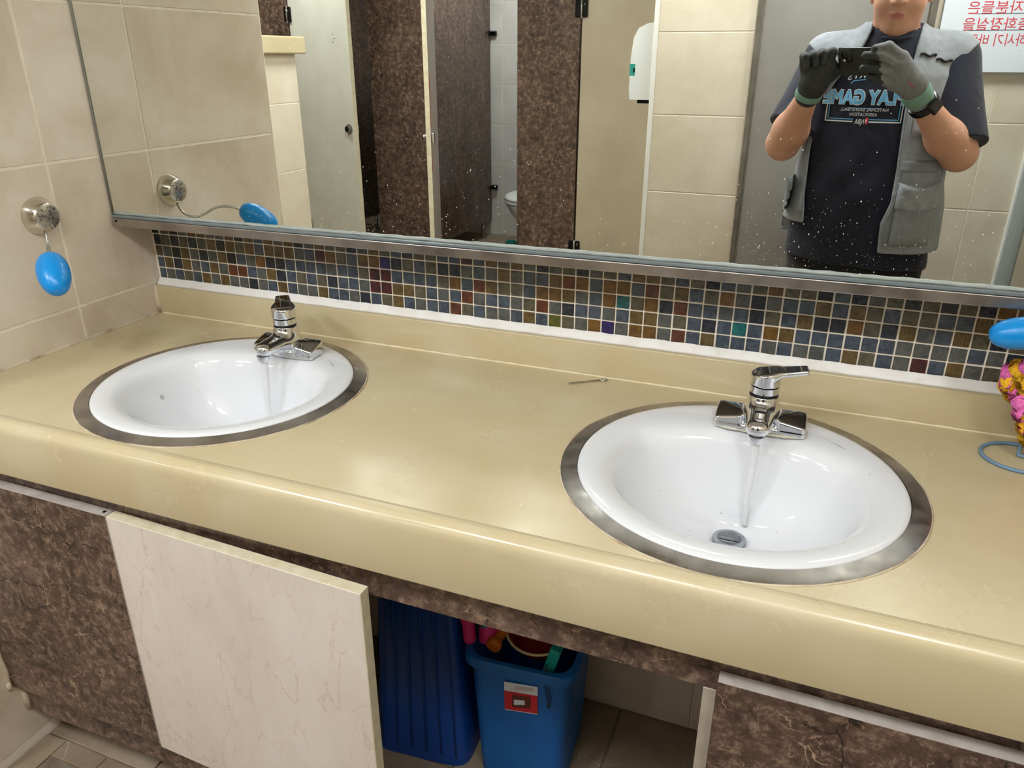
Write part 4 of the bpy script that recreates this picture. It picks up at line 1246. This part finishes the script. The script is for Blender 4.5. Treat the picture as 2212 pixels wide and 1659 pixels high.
SA, EA, WA = np.array([1.775, -1.705, 1.405]), np.array([1.832, -1.580, 1.150]), np.array([1.690, -1.432, 1.304])
SB, EB, WB = np.array([1.418, -1.705, 1.405]), np.array([1.322, -1.585, 1.160]), np.array([1.382, -1.445, 1.312])
HC = np.array([1.602, -1.664, 1.612])          # centre of the skull
fdir = np.array([-.10, 1.0, -.10]); fdir /= np.linalg.norm(fdir)
FR = np.stack([np.cross(fdir, [0, 0, 1]) / np.linalg.norm(np.cross(fdir, [0, 0, 1])), fdir, np.cross(np.cross(fdir, [0, 0, 1]), fdir)], 1)
FR[:, 2] /= np.linalg.norm(FR[:, 2])
def face(P):                                    # head frame: x to the side, y forward, z up, origin at the skull centre
    return (P - HC) @ FR
def head(P):
    q = face(P)
    d = ell(q, (0, -.012, .020), (.078, .096, .098))
    d = smin(d, ell(q, (0, .022, -.052), (.070, .066, .072)), .03)
    d = smin(d, ell(q, (0, .050, -.108), (.034, .026, .026)), .03)          # chin
    for s in (-1, 1):
        d = smin(d, ell(q, (s * .040, .052, -.036), (.028, .026, .034)), .02)  # cheeks
        d = smin(d, ell(q, (s * .080, -.006, -.012), (.010, .020, .032)), .006)  # ears
        d = smin(d, ell(q, (s * .032, .074, .030), (.022, .012, .007)), .012)   # brows
        d = smax(d, -ell(q, (s * .031, .090, .010), (.018, .010, .009)), .012)  # eye sockets
        d = smin(d, ell(q, (s * .031, .0745, .009), (.0115, .0105, .0090)), .002)
        d = smin(d, ell(q, (s * .013, .088, -.033), (.0095, .010, .008)), .006)  # nostrils
    d = smin(d, cone(q, (0, .080, .012), (0, .0985, -.030), .0085, .0135), .010)
    d = smin(d, ell(q, (0, .0815, -.0665), (.0215, .0090, .0052)), .004)        # lips
    d = smin(d, ell(q, (0, .0790, -.0760), (.0190, .0090, .0062)), .004)
    d = smax(d, -ell(q, (0, .0915, -.0712), (.023, .008, .0010)), .002)
    return d
def arm(P, S, E, W, f=1.0):
    mid = E + (W - E) * .35 + np.array([0, -.004, -.006])
    d = cone(P, S, E, .058, .050)
    d = smin(d, cone(P, E, mid, .050, .051), .02)
    d = smin(d, cone(P, mid, W, .051, .031), .03)
    return d
def leg(P, x):
    d = cone(P, (x, PCY + .005, .82), (x - .003 * (x > PCX), PCY + .02, .47), .098, .062)
    d = smin(d, cone(P, (x, PCY + .02, .47), (x, PCY - .02, .30), .060, .062), .02)
    d = smin(d, cone(P, (x, PCY - .02, .30), (x, PCY - .01, .085), .060, .042), .02)
    return smin(d, cone(P, (x, PCY - .02, .045), (x + (x - PCX) * .15, PCY + .13, .030), .040, .028), .02)
def body_f(P):
    d = torso(P)
    d = smin(d, cone(P, (1.600, -1.700, 1.44), (1.602, -1.672, 1.56), .066, .060), .03)
    for s in (-1, 1):
        d = smin(d, cone(P, (PCX + s * .07, -1.700, 1.432), (PCX + s * .165, -1.705, 1.408), .050, .058), .03)
        d = smin(d, leg(P, PCX + s * .098), .03)
    d = smin(d, head(P), .014)
    d = smin(d, arm(P, SA, EA, WA), .02)
    d = smin(d, arm(P, SB, EB, WB), .02)
    return d
def body_mat(C):
    q = face(C)
    out = np.zeros(len(C), int)
    l1 = (((q[:, 0]) / .0205) ** 2 + ((q[:, 2] + .0715) / .0090) ** 2 < 1) & (q[:, 1] > .074)
    out[l1] = 1
    for s in (-1, 1):
        e = (((q[:, 0] - s * .031) / .0125) ** 2 + ((q[:, 2] - .009) / .0055) ** 2 < 1) & (q[:, 1] > .06)
        out[e] = 2
    return out
man = sdf_obj('person', body_f, (1.20, -1.90, -.01), (1.96, -1.36, 1.76), .0048, None, None, mats=[skin, lip, eye_m], fmat=body_mat)
tag(man, 'person in a grey work vest and navy T-shirt holding up a phone with gloved hands', 'person')

def hair_f(P):
    q = face(P)
    d = ell(q, (0, -.016, .026), (.086, .103, .104))
    cut = (q - np.array([0, .035, .055])) @ np.array([0, .75, -.66])
    d = smax(d, cut, .012)
    low = -(q[:, 2] + .075)
    return smax(d, low, .01)
sdf_obj('hair', hair_f, (1.48, -1.80, 1.50), (1.72, -1.52, 1.76), .006, hair_m, man)

# shirt ------------------------------------------------------------------
def sleeve(P, S, E, r0, r1, cut):
    ax = (E - S) / np.linalg.norm(E - S)
    d = cone(P, S, S + (E - S) * 1.05, r0, r1)
    return smax(d, (P - (S + (E - S) * cut)) @ ax, .004)
def fold(P, amp, kx=1.0):
    x, y, z = P[:, 0], P[:, 1], P[:, 2]
    return amp * (np.sin(x * 46 * kx + 5.0 * np.sin(z * 9)) * np.clip((1.3 - z) * 2.2, .15, 1) + .7 * np.sin(z * 38 + x * 21 + 2 * np.sin(x * 17)) * .5)
def shirt_f(P, off=0.0):
    d = torso(P, .016, .016, .028)
    for s in (-1, 1):
        d = smin(d, cone(P, (PCX + s * .07, -1.700, 1.436), (PCX + s * .175, -1.705, 1.412), .058, .070), .03)
    d = smin(d, sleeve(P, SA, EA, .078, .082, .92), .03)
    d = smin(d, sleeve(P, SB, EB, .074, .076, .80), .03)
    d = d + fold(P, .0030) * np.clip((1.43 - P[:, 2]) * 9, 0, 1)
    hem = .785 - (P[:, 0] - PCX) * .05 - P[:, 2]
    d = smax(d, hem, .004)
    neck = cone(P, (1.600, -1.700, 1.42), (1.601, -1.660, 1.60), .062, .086)
    return smax(d, -neck, .004) - off
shirt = sdf_obj('shirt', shirt_f, (1.20, -1.92, .74), (1.96, -1.44, 1.54), .0055, navy_cloth, man)
tag(shirt, 'navy T-shirt with a blue and white print')

cpts = []
for k in range(40):
    a = 2 * math.pi * k / 40
    y_ = -1.682 + .0760 * math.cos(a); x_ = 1.602 + .0750 * math.sin(a)
    cpts.append((x_, y_, 1.496 - (y_ + 1.682) * .34))
tube('shirt_collar', cpts, .0075, navy_cloth, shirt, 10, closed=True)

# vest -------------------------------------------------------------------
RZ = [.80, .845, .90, .935, 1.00, 1.10, 1.19, 1.30, 1.36, 1.45, 1.50, 1.56]      # inner edge of the panel towards +x
RX = [1.650, 1.656, 1.652, 1.650, 1.668, 1.668, 1.664, 1.660, 1.658, 1.664, 1.672, 1.676]
LZ = [.80, .93, 1.00, 1.137, 1.277, 1.35, 1.42, 1.46, 1.495, 1.56]
LX = [1.425, 1.420, 1.412, 1.408, 1.417, 1.455, 1.500, 1.522, 1.534, 1.538]
def vest_open(P, g=0.0):
    z = P[:, 2]
    xr = np.interp(z, RZ, RX) - g; xl_ = np.interp(z, LZ, LX) + g
    inside = np.maximum(P[:, 0] - xr, xl_ - P[:, 0])              # < 0 in the opening
    return np.maximum(inside, (PCY + .02) - P[:, 1])
def vest_base(P, ga):
    d = torso(P, ga, ga + .004, .050)
    for s in (-1, 1):
        d = smin(d, cone(P, (PCX + s * .07, -1.700, 1.436), (PCX + s * .175, -1.705, 1.412), .058 + ga - .016, .072 + ga - .016), .03)
    return d
def vest_f(P, ga=.027):
    d = vest_base(P, ga) + fold(P, .0026, .7) * np.clip((1.45 - P[:, 2]) * 9, .25, 1)
    d = smax(d, -vest_open(P), .006)
    hem = np.where(P[:, 0] > PCX, .842, .915)
    hem = np.where(P[:, 1] < PCY, .86, hem)
    d = smax(d, hem - P[:, 2], .006)
    neck = cone(P, (1.600, -1.715, 1.36), (1.601, -1.665, 1.62), .070, .088)
    d = smax(d, -neck, .006)
    for s, S, E in ((1, SA, EA), (-1, SB, EB)):                    # armholes
        d = smax(d, -ell(P, (PCX + s * .262, -1.690, 1.335), (.078, .20, .125)), .006)
    return d
vest = sdf_obj('vest', vest_f, (1.30, -1.94, .80), (1.90, -1.46, 1.53), .0052, grey_cloth, man)
tag(vest, 'grey sleeveless work vest worn open')
vb = BVHTree.FromPolygons([v_.co.copy() for v_ in vest.data.vertices], [tuple(p_.vertices) for p_ in vest.data.polygons])
sb = BVHTree.FromPolygons([v_.co.copy() for v_ in shirt.data.vertices], [tuple(p_.vertices) for p_ in shirt.data.polygons])
def front(tree, x, z, off, y0=-1.30):
    h = tree.ray_cast(Vector((x, y0, z)), Vector((0, -1, 0)))
    return Vector((x, (h[0].y if h[0] else -1.57) + off, z))
def draped(name, x0, x1, z0, z1, off, mat, tree, parent, thick=.006, nx=14, nz=16, corner=.0, wob=0.0):
    """a sewn-on cloth patch that follows the surface under it"""
    V_, F_ = [], []
    for k in range(nz + 1):
        for i in range(nx + 1):
            u = i / nx; w_ = k / nz
            x = x0 + (x1 - x0) * u; z = z0 + (z1 - z0) * w_ + wob * math.sin(u * math.pi)
            e = min(u, 1 - u, w_, 1 - w_)
            b_ = off * min(1, .35 + e * 6)
            V_.append(front(tree, x, z, b_ + .0015 * math.sin(u * 9 + w_ * 5)))
    m0 = len(V_)
    V_ += [v_ + Vector((0, -thick - .008, 0)) for v_ in V_]
    W_ = nx + 1
    for k in range(nz):
        for i in range(nx):
            a = k * W_ + i
            F_.append((a, a + 1, a + W_ + 1, a + W_)); F_.append((m0 + a, m0 + a + W_, m0 + a + W_ + 1, m0 + a + 1))
    for i in range(nx):
        F_.append((i, m0 + i, m0 + i + 1, i + 1)); t_ = nz * W_ + i
        F_.append((t_, t_ + 1, m0 + t_ + 1, m0 + t_))
    for k in range(nz):
        a = k * W_; F_.append((a, a + W_, m0 + a + W_, m0 + a)); a = k * W_ + nx
        F_.append((a, m0 + a, m0 + a + W_, a + W_))
    me = fix_normals(mesh_from(name, V_, F_, mat, True)); sharp_edges(me, 60)
    return link(name, me, parent)
draped('pocket', 1.682, 1.802, .870, 1.035, .020, grey_dark, vb, vest)
draped('pocket_flap', 1.680, 1.804, .985, 1.065, .027, grey_cloth, vb, vest, wob=-.012)
draped('chest_pocket', 1.676, 1.800, 1.095, 1.128, .010, grey_dark, vb, vest, nz=6)
draped('chest_pocket', 1.690, 1.775, 1.20, 1.30, .007, grey_cloth, vb, vest)
draped('pocket', 1.350, 1.408, .945, 1.06, .016, grey_dark, vb, vest)
for (xa, za, xb, zb) in ((1.678, 1.428, 1.722, 1.424), (1.724, 1.414, 1.768, 1.408), (1.47, 1.436, 1.435, 1.43)):
    pts_ = [front(vb, xa + (xb - xa) * k / 10, za + (zb - za) * k / 10 + .003 * math.sin(k * .9), .004) for k in range(11)]
    tube('piping', pts_, .0035, piping, vest, 8)
for zs, xs_, s in ((RZ, RX, 1), (LZ, LX, -1)):                     # zip tape along the open edges
    pts_ = [front(vb, float(np.interp(z, zs, xs_)) + s * .010, float(z), .002) for z in np.linspace(.94 if s < 0 else .86, 1.40, 26)]
    tube('zip_tape', pts_, .0032, grey_dark, vest, 6)

# print on the shirt -----------------------------------------------------
def shirt_text(body, size, xc, z, mat, off, sx=1.0, arc=0.0, want=None, grow=0.0):
    me = text_mesh(body, size)
    xsv = [q.co.x for q in me.vertices]
    if want: sx = want / max(max(xsv) - min(xsv), 1e-4)
    if grow:
        bmx = bmesh.new(); bmx.from_mesh(me); bmx.normal_update()
        mv = {}
        for e in bmx.edges:
            if len(e.link_faces) == 1:
                fc = e.link_faces[0].calc_center_median(); a_, b_ = e.verts
                dd = (b_.co - a_.co).normalized(); nn = Vector((dd.y, -dd.x, 0))
                if nn.dot((a_.co + b_.co) / 2 - fc) < 0: nn = -nn
                for q in (a_, b_): mv[q] = mv.get(q, Vector((0, 0, 0))) + nn
        for q, d_ in mv.items():
            if d_.length > 1e-6: q.co += d_.normalized() * grow
        bmx.to_mesh(me); bmx.free()
    for vv in me.vertices:
        x = xc - vv.co.x * sx; zz = z + vv.co.y - arc * (vv.co.x * sx) ** 2
        vv.co = front(sb, x, zz, off, -1.47)
    me.materials.clear(); me.materials.append(mat)
    return link('shirt_print', fix_normals(me), shirt)
shirt_text('SPORTS', .026, 1.540, 1.362, print_white, .0030, want=.105, arc=3.0)
shirt_text('PLAY GAME', .054, 1.541, 1.288, print_white, .0026, want=.226, grow=.0050)
shirt_text('PLAY GAME', .054, 1.541, 1.288, print_blue, .0042, want=.226, grow=.0020)
shirt_text('NATIONAL BASKETBALL', .0135, 1.548, 1.2665, print_white, .0030, want=.136)
shirt_text('ASSOCIATION', .0135, 1.547, 1.2525, print_white, .0030, want=.078)
shirt_text('NBA', .0215, 1.540, 1.2290, print_white, .0030, want=.026)
def stripe(pts, wd, mat, off):
    V_, F_ = [], []
    P_ = []
    for a_, b_ in zip(pts[:-1], pts[1:]):
        m2 = max(2, int((Vector(b_) - Vector(a_)).length / .008))
        for k in range(m2): P_.append(Vector(a_) + (Vector(b_) - Vector(a_)) * k / m2)
    P_.append(Vector(pts[-1]))
    for i, p_ in enumerate(P_):
        d_ = (P_[min(i + 1, len(P_) - 1)] - P_[max(i - 1, 0)]).normalized(); n_ = Vector((-d_.y, d_.x))
        for s in (1, -1):
            q = p_ + n_ * wd * s / 2
            V_.append(front(sb, q.x, q.y, off, -1.47))
    for i in range(len(P_) - 1): F_.append((2 * i, 2 * i + 1, 2 * i + 3, 2 * i + 2))
    return link('shirt_print', mesh_from('shirt_print', V_, F_, mat), shirt)
stripe([(1.440, 1.285), (1.440, 1.236), (1.520, 1.236)], .0035, print_white, .0030)
stripe([(1.447, 1.285), (1.447, 1.243), (1.520, 1.243)], .0025, print_blue, .0030)
stripe([(1.655, 1.285), (1.655, 1.236), (1.566, 1.236)], .0035, print_white, .0030)
stripe([(1.648, 1.285), (1.648, 1.243), (1.566, 1.243)], .0025, print_blue, .0030)
stripe([(1.598, 1.275), (1.498, 1.275)], .0025, print_blue, .0030)
stripe([(1.498, 1.345), (1.505, 1.353), (1.545, 1.358), (1.59, 1.353), (1.597, 1.345)], .0025, print_blue, .0030)
draped('print_badge', 1.5555, 1.5640, 1.2285, 1.2470, .0030, print_red, sb, shirt, .0005, 3, 4)
draped('print_badge', 1.5565, 1.5600, 1.2300, 1.2455, .0040, print_white, sb, shirt, .0005, 2, 4)

# shorts and shoes ---------------------------------------------------------
def shorts_f(P):
    d = torso(P, .010, .010)
    for s in (-1, 1):
        d = smin(d, cone(P, (PCX + s * .098, PCY + .008, .80), (PCX + s * .108, PCY + .02, .44), .118, .112), .02)
    d = d + fold(P, .002)
    return smax(smax(d, .46 - P[:, 2], .004), P[:, 2] - .90, .004)
sdf_obj('shorts', shorts_f, (1.33, -1.90, .42), (1.88, -1.50, .93), .009, shorts_cloth, man)
for s in (-1, 1):
    x = PCX + s * .098
    def shoe_f(P, x=x, s=s):
        d = cone(P, (x, PCY - .03, .050), (x + s * .016, PCY + .155, .038), .052, .042)
        d = smin(d, cone(P, (x, PCY - .02, .05), (x, PCY - .012, .095), .050, .050), .02)
        d = smax(d, P[:, 2] - .105, .004)
        return smax(d, .002 - P[:, 2], .002)
    sdf_obj('shoe', shoe_f, (x - .08, PCY - .11, -.005), (x + .08, PCY + .22, .12), .006, shoe_m, man)

# gloves -------------------------------------------------------------------
def chain(P, pts, radii, k=.004):
    d = None
    for a_, b_, ra, rb in zip(pts[:-1], pts[1:], radii[:-1], radii[1:]):
        c_ = cone(P, a_, b_, ra, rb)
        d = c_ if d is None else smin(d, c_, k)
    return d
def glove_a(P):                                  # hand on the far end of the phone, fingers spread on its back
    W = np.array([1.690, -1.432, 1.304])
    d = cone(P, W, (1.650, -1.395, 1.350), .036, .036)
    for k_, r_ in (((1.614, -1.352, 1.418), .020), ((1.612, -1.350, 1.396), .021), ((1.606, -1.352, 1.372), .021), ((1.606, -1.362, 1.350), .019)):
        d = smin(d, cone(P, (1.655, -1.395, 1.352), k_, .033, r_), .014)
    F = [([(1.614, -1.350, 1.420), (1.575, -1.322, 1.447), (1.543, -1.323, 1.441)], .0135),
         ([(1.612, -1.348, 1.398), (1.564, -1.317, 1.423), (1.521, -1.327, 1.424)], .0135),
         ([(1.606, -1.350, 1.373), (1.558, -1.321, 1.391), (1.520, -1.329, 1.391)], .0132),
         ([(1.606, -1.360, 1.350), (1.568, -1.330, 1.362), (1.540, -1.337, 1.369)], .0120)]
    for pts_, r_ in F:
        d = smin(d, chain(P, [np.array(q) for q in pts_], [r_ * 1.12, r_, r_ * .82]), .006)
    th_ = chain(P, [np.array(q) for q in ((1.648, -1.400, 1.362), (1.618, -1.396, 1.392), (1.590, -1.382, 1.408))], [.019, .014, .011])
    return smin(d, th_, .010)
def glove_a_mat(C):
    tip = (C[:, 0] + .35 * (C[:, 2] - 1.40) + .003 * np.sin(C[:, 2] * 300) < 1.560) & (C[:, 1] > -1.36)
    inner = (C[:, 1] < -1.392) & (C[:, 0] < 1.64)
    return np.where(tip | inner, 1, 0)
ga = sdf_obj('glove', glove_a, (1.49, -1.49, 1.25), (1.75, -1.28, 1.48), .0030, None, man, mats=[glove_grey, glove_black], fmat=glove_a_mat)
tag(ga, 'grey knit work glove with black coated fingertips')
def ringtube(name, c0, c1, r0, r1, mat, parent):
    c0 = Vector(c0); c1 = Vector(c1)
    return lathe(name, [(0, r0 * .86), (.001, r0), ((c1 - c0).length * .5, (r0 + r1) / 2 + .001), ((c1 - c0).length, r1), ((c1 - c0).length + .001, r1 * .86)], c0, c1 - c0, mat, parent, 32)
ringtube('cuff', (1.6845, -1.427, 1.310), (1.6640, -1.405, 1.336), .0392, .0400, cuff_mint, ga)
tm = text_mesh('NBR', .016)
gb_ = BVHTree.FromPolygons([v_.co.copy() for v_ in ga.data.vertices], [tuple(p_.vertices) for p_ in ga.data.polygons])
for vv in tm.vertices:
    u, w_ = vv.co.x, vv.co.y
    x = 1.652 - u * .8 - w_ * .35; z = 1.345 - u * -.55 + w_ * .8
    h = gb_.ray_cast(Vector((x, -1.2, z)), Vector((0, -1, 0)))
    vv.co = Vector((x, (h[0].y if h[0] else -1.37) + .0012, z))
tm.materials.clear(); tm.materials.append(print_red)
link('glove_print', tm, ga)
def glove_b(P):                                  # hand round the lens end of the phone
    W = np.array([1.382, -1.445, 1.312])
    d = cone(P, W, (1.392, -1.425, 1.348), .035, .037)
    for k_, r_ in (((1.372, -1.410, 1.390), .022), ((1.396, -1.406, 1.396), .023), ((1.420, -1.404, 1.402), .022), ((1.436, -1.402, 1.396), .019)):
        d = smin(d, cone(P, (1.395, -1.424, 1.350), k_, .036, r_), .014)
    for i in range(4):
        b_ = np.array([1.361 + .0236 * i, -1.404 + .003 * i, 1.396 + .0050 * i])
        fw = (1.0, .86, .55, .10)[i]; m1 = b_ + np.array([-.003, .008 * fw, .026 if i < 3 else .022]); m2 = b_ + np.array([.004, .028 * fw, .024]); t_ = b_ + np.array([.010 * fw, .030 * fw, .000])
        d = smin(d, chain(P, [b_, m1, m2, t_], [.0125, .0116, .0112, .0102]), .0012)
    th_ = chain(P, [np.array(q) for q in ((1.418, -1.428, 1.352), (1.446, -1.424, 1.372), (1.468, -1.410, 1.392))], [.018, .014, .011])
    return smin(d, th_, .008)
gb = sdf_obj('glove', glove_b, (1.31, -1.50, 1.26), (1.50, -1.33, 1.48), .0030, glove_black, man)
tag(gb, 'black coated work glove')
ringtube('cuff', (1.382, -1.446, 1.309), (1.386, -1.437, 1.325), .0385, .0390, cuff_mint, gb)
# watch on the wrist behind the spread fingers
wa = link('watch', None, man) if False else None
ax = (Vector(WA) - Vector(EA)).normalized()
wc = Vector(WA) - ax * .012
wst = ringtube('watch_strap', wc - ax * .011, wc + ax * .011, .0420, .0405, watch_black, man)
out = Vector((.42, .80, .10)); out = (out - ax * out.dot(ax)).normalized()
sidev = ax.cross(out)
Rw = Matrix((ax, sidev, out)).transposed()
pc = wc + out * .0425
box('watch_case', pc - Vector((.021, .019, .006)), pc + Vector((.021, .019, .006)), watch_black, wst, .006, 3, rot=Rw, smooth=True)
pc2 = pc + out * .0062
box('watch_glass', pc2 - Vector((.017, .015, .0006)), pc2 + Vector((.017, .015, .0006)), lens_black, wst, .0005, rot=Rw)

# phone --------------------------------------------------------------------
ph = thing('smartphone', CAM + CX * .060 + CD * .018, 'dark phone with two rear lenses held up in gloved hands', 'phone')
Rp = Matrix((CX, CD, CF)).transposed()
def pbox(name, x0, x1, y0, y1, z0, z1, mat, bevel, seg=2):
    """box in phone axes: right, down, towards the scene"""
    c_ = CAM + CX * (x0 + x1) / 2 + CD * (y0 + y1) / 2 + CF * (z0 + z1) / 2
    h = Vector(((x1 - x0) / 2, (y1 - y0) / 2, (z1 - z0) / 2))
    return box(name, c_ - h, c_ + h, mat, ph, bevel, seg, rot=Rp, smooth=True)
pbox('body', -.019, .142, -.021, .059, -.0150, -.0070, phone_black, .0035, 3)
pbox('screen', -.017, .140, -.019, .057, -.0156, -.0151, lens_black, .0002, 1)
pbox('camera_plate', -.0150, .0205, -.0165, .0190, -.0069, -.0050, phone_black, .0009, 2)
for (x, y) in ((0.0, 0.0), (.0135, .0120)):
    lathe('lens_ring', [(-.0050, .0082), (-.0036, .0082), (-.0034, .0068), (-.0044, .0066)], CAM + CX * x + CD * y - CF * 0.0, CF, dark_metal, ph, 28, cap0=False, cap1=False)
    lathe('lens', [(-.0050, .0066), (-.0044, .0065), (-.0042, .0030)], CAM + CX * x + CD * y, CF, lens_black, ph, 28)
lathe('flash', [(-.0051, .0034), (-.0048, .0034)], CAM + CX * .001 + CD * .0135, CF, paper, ph, 16)
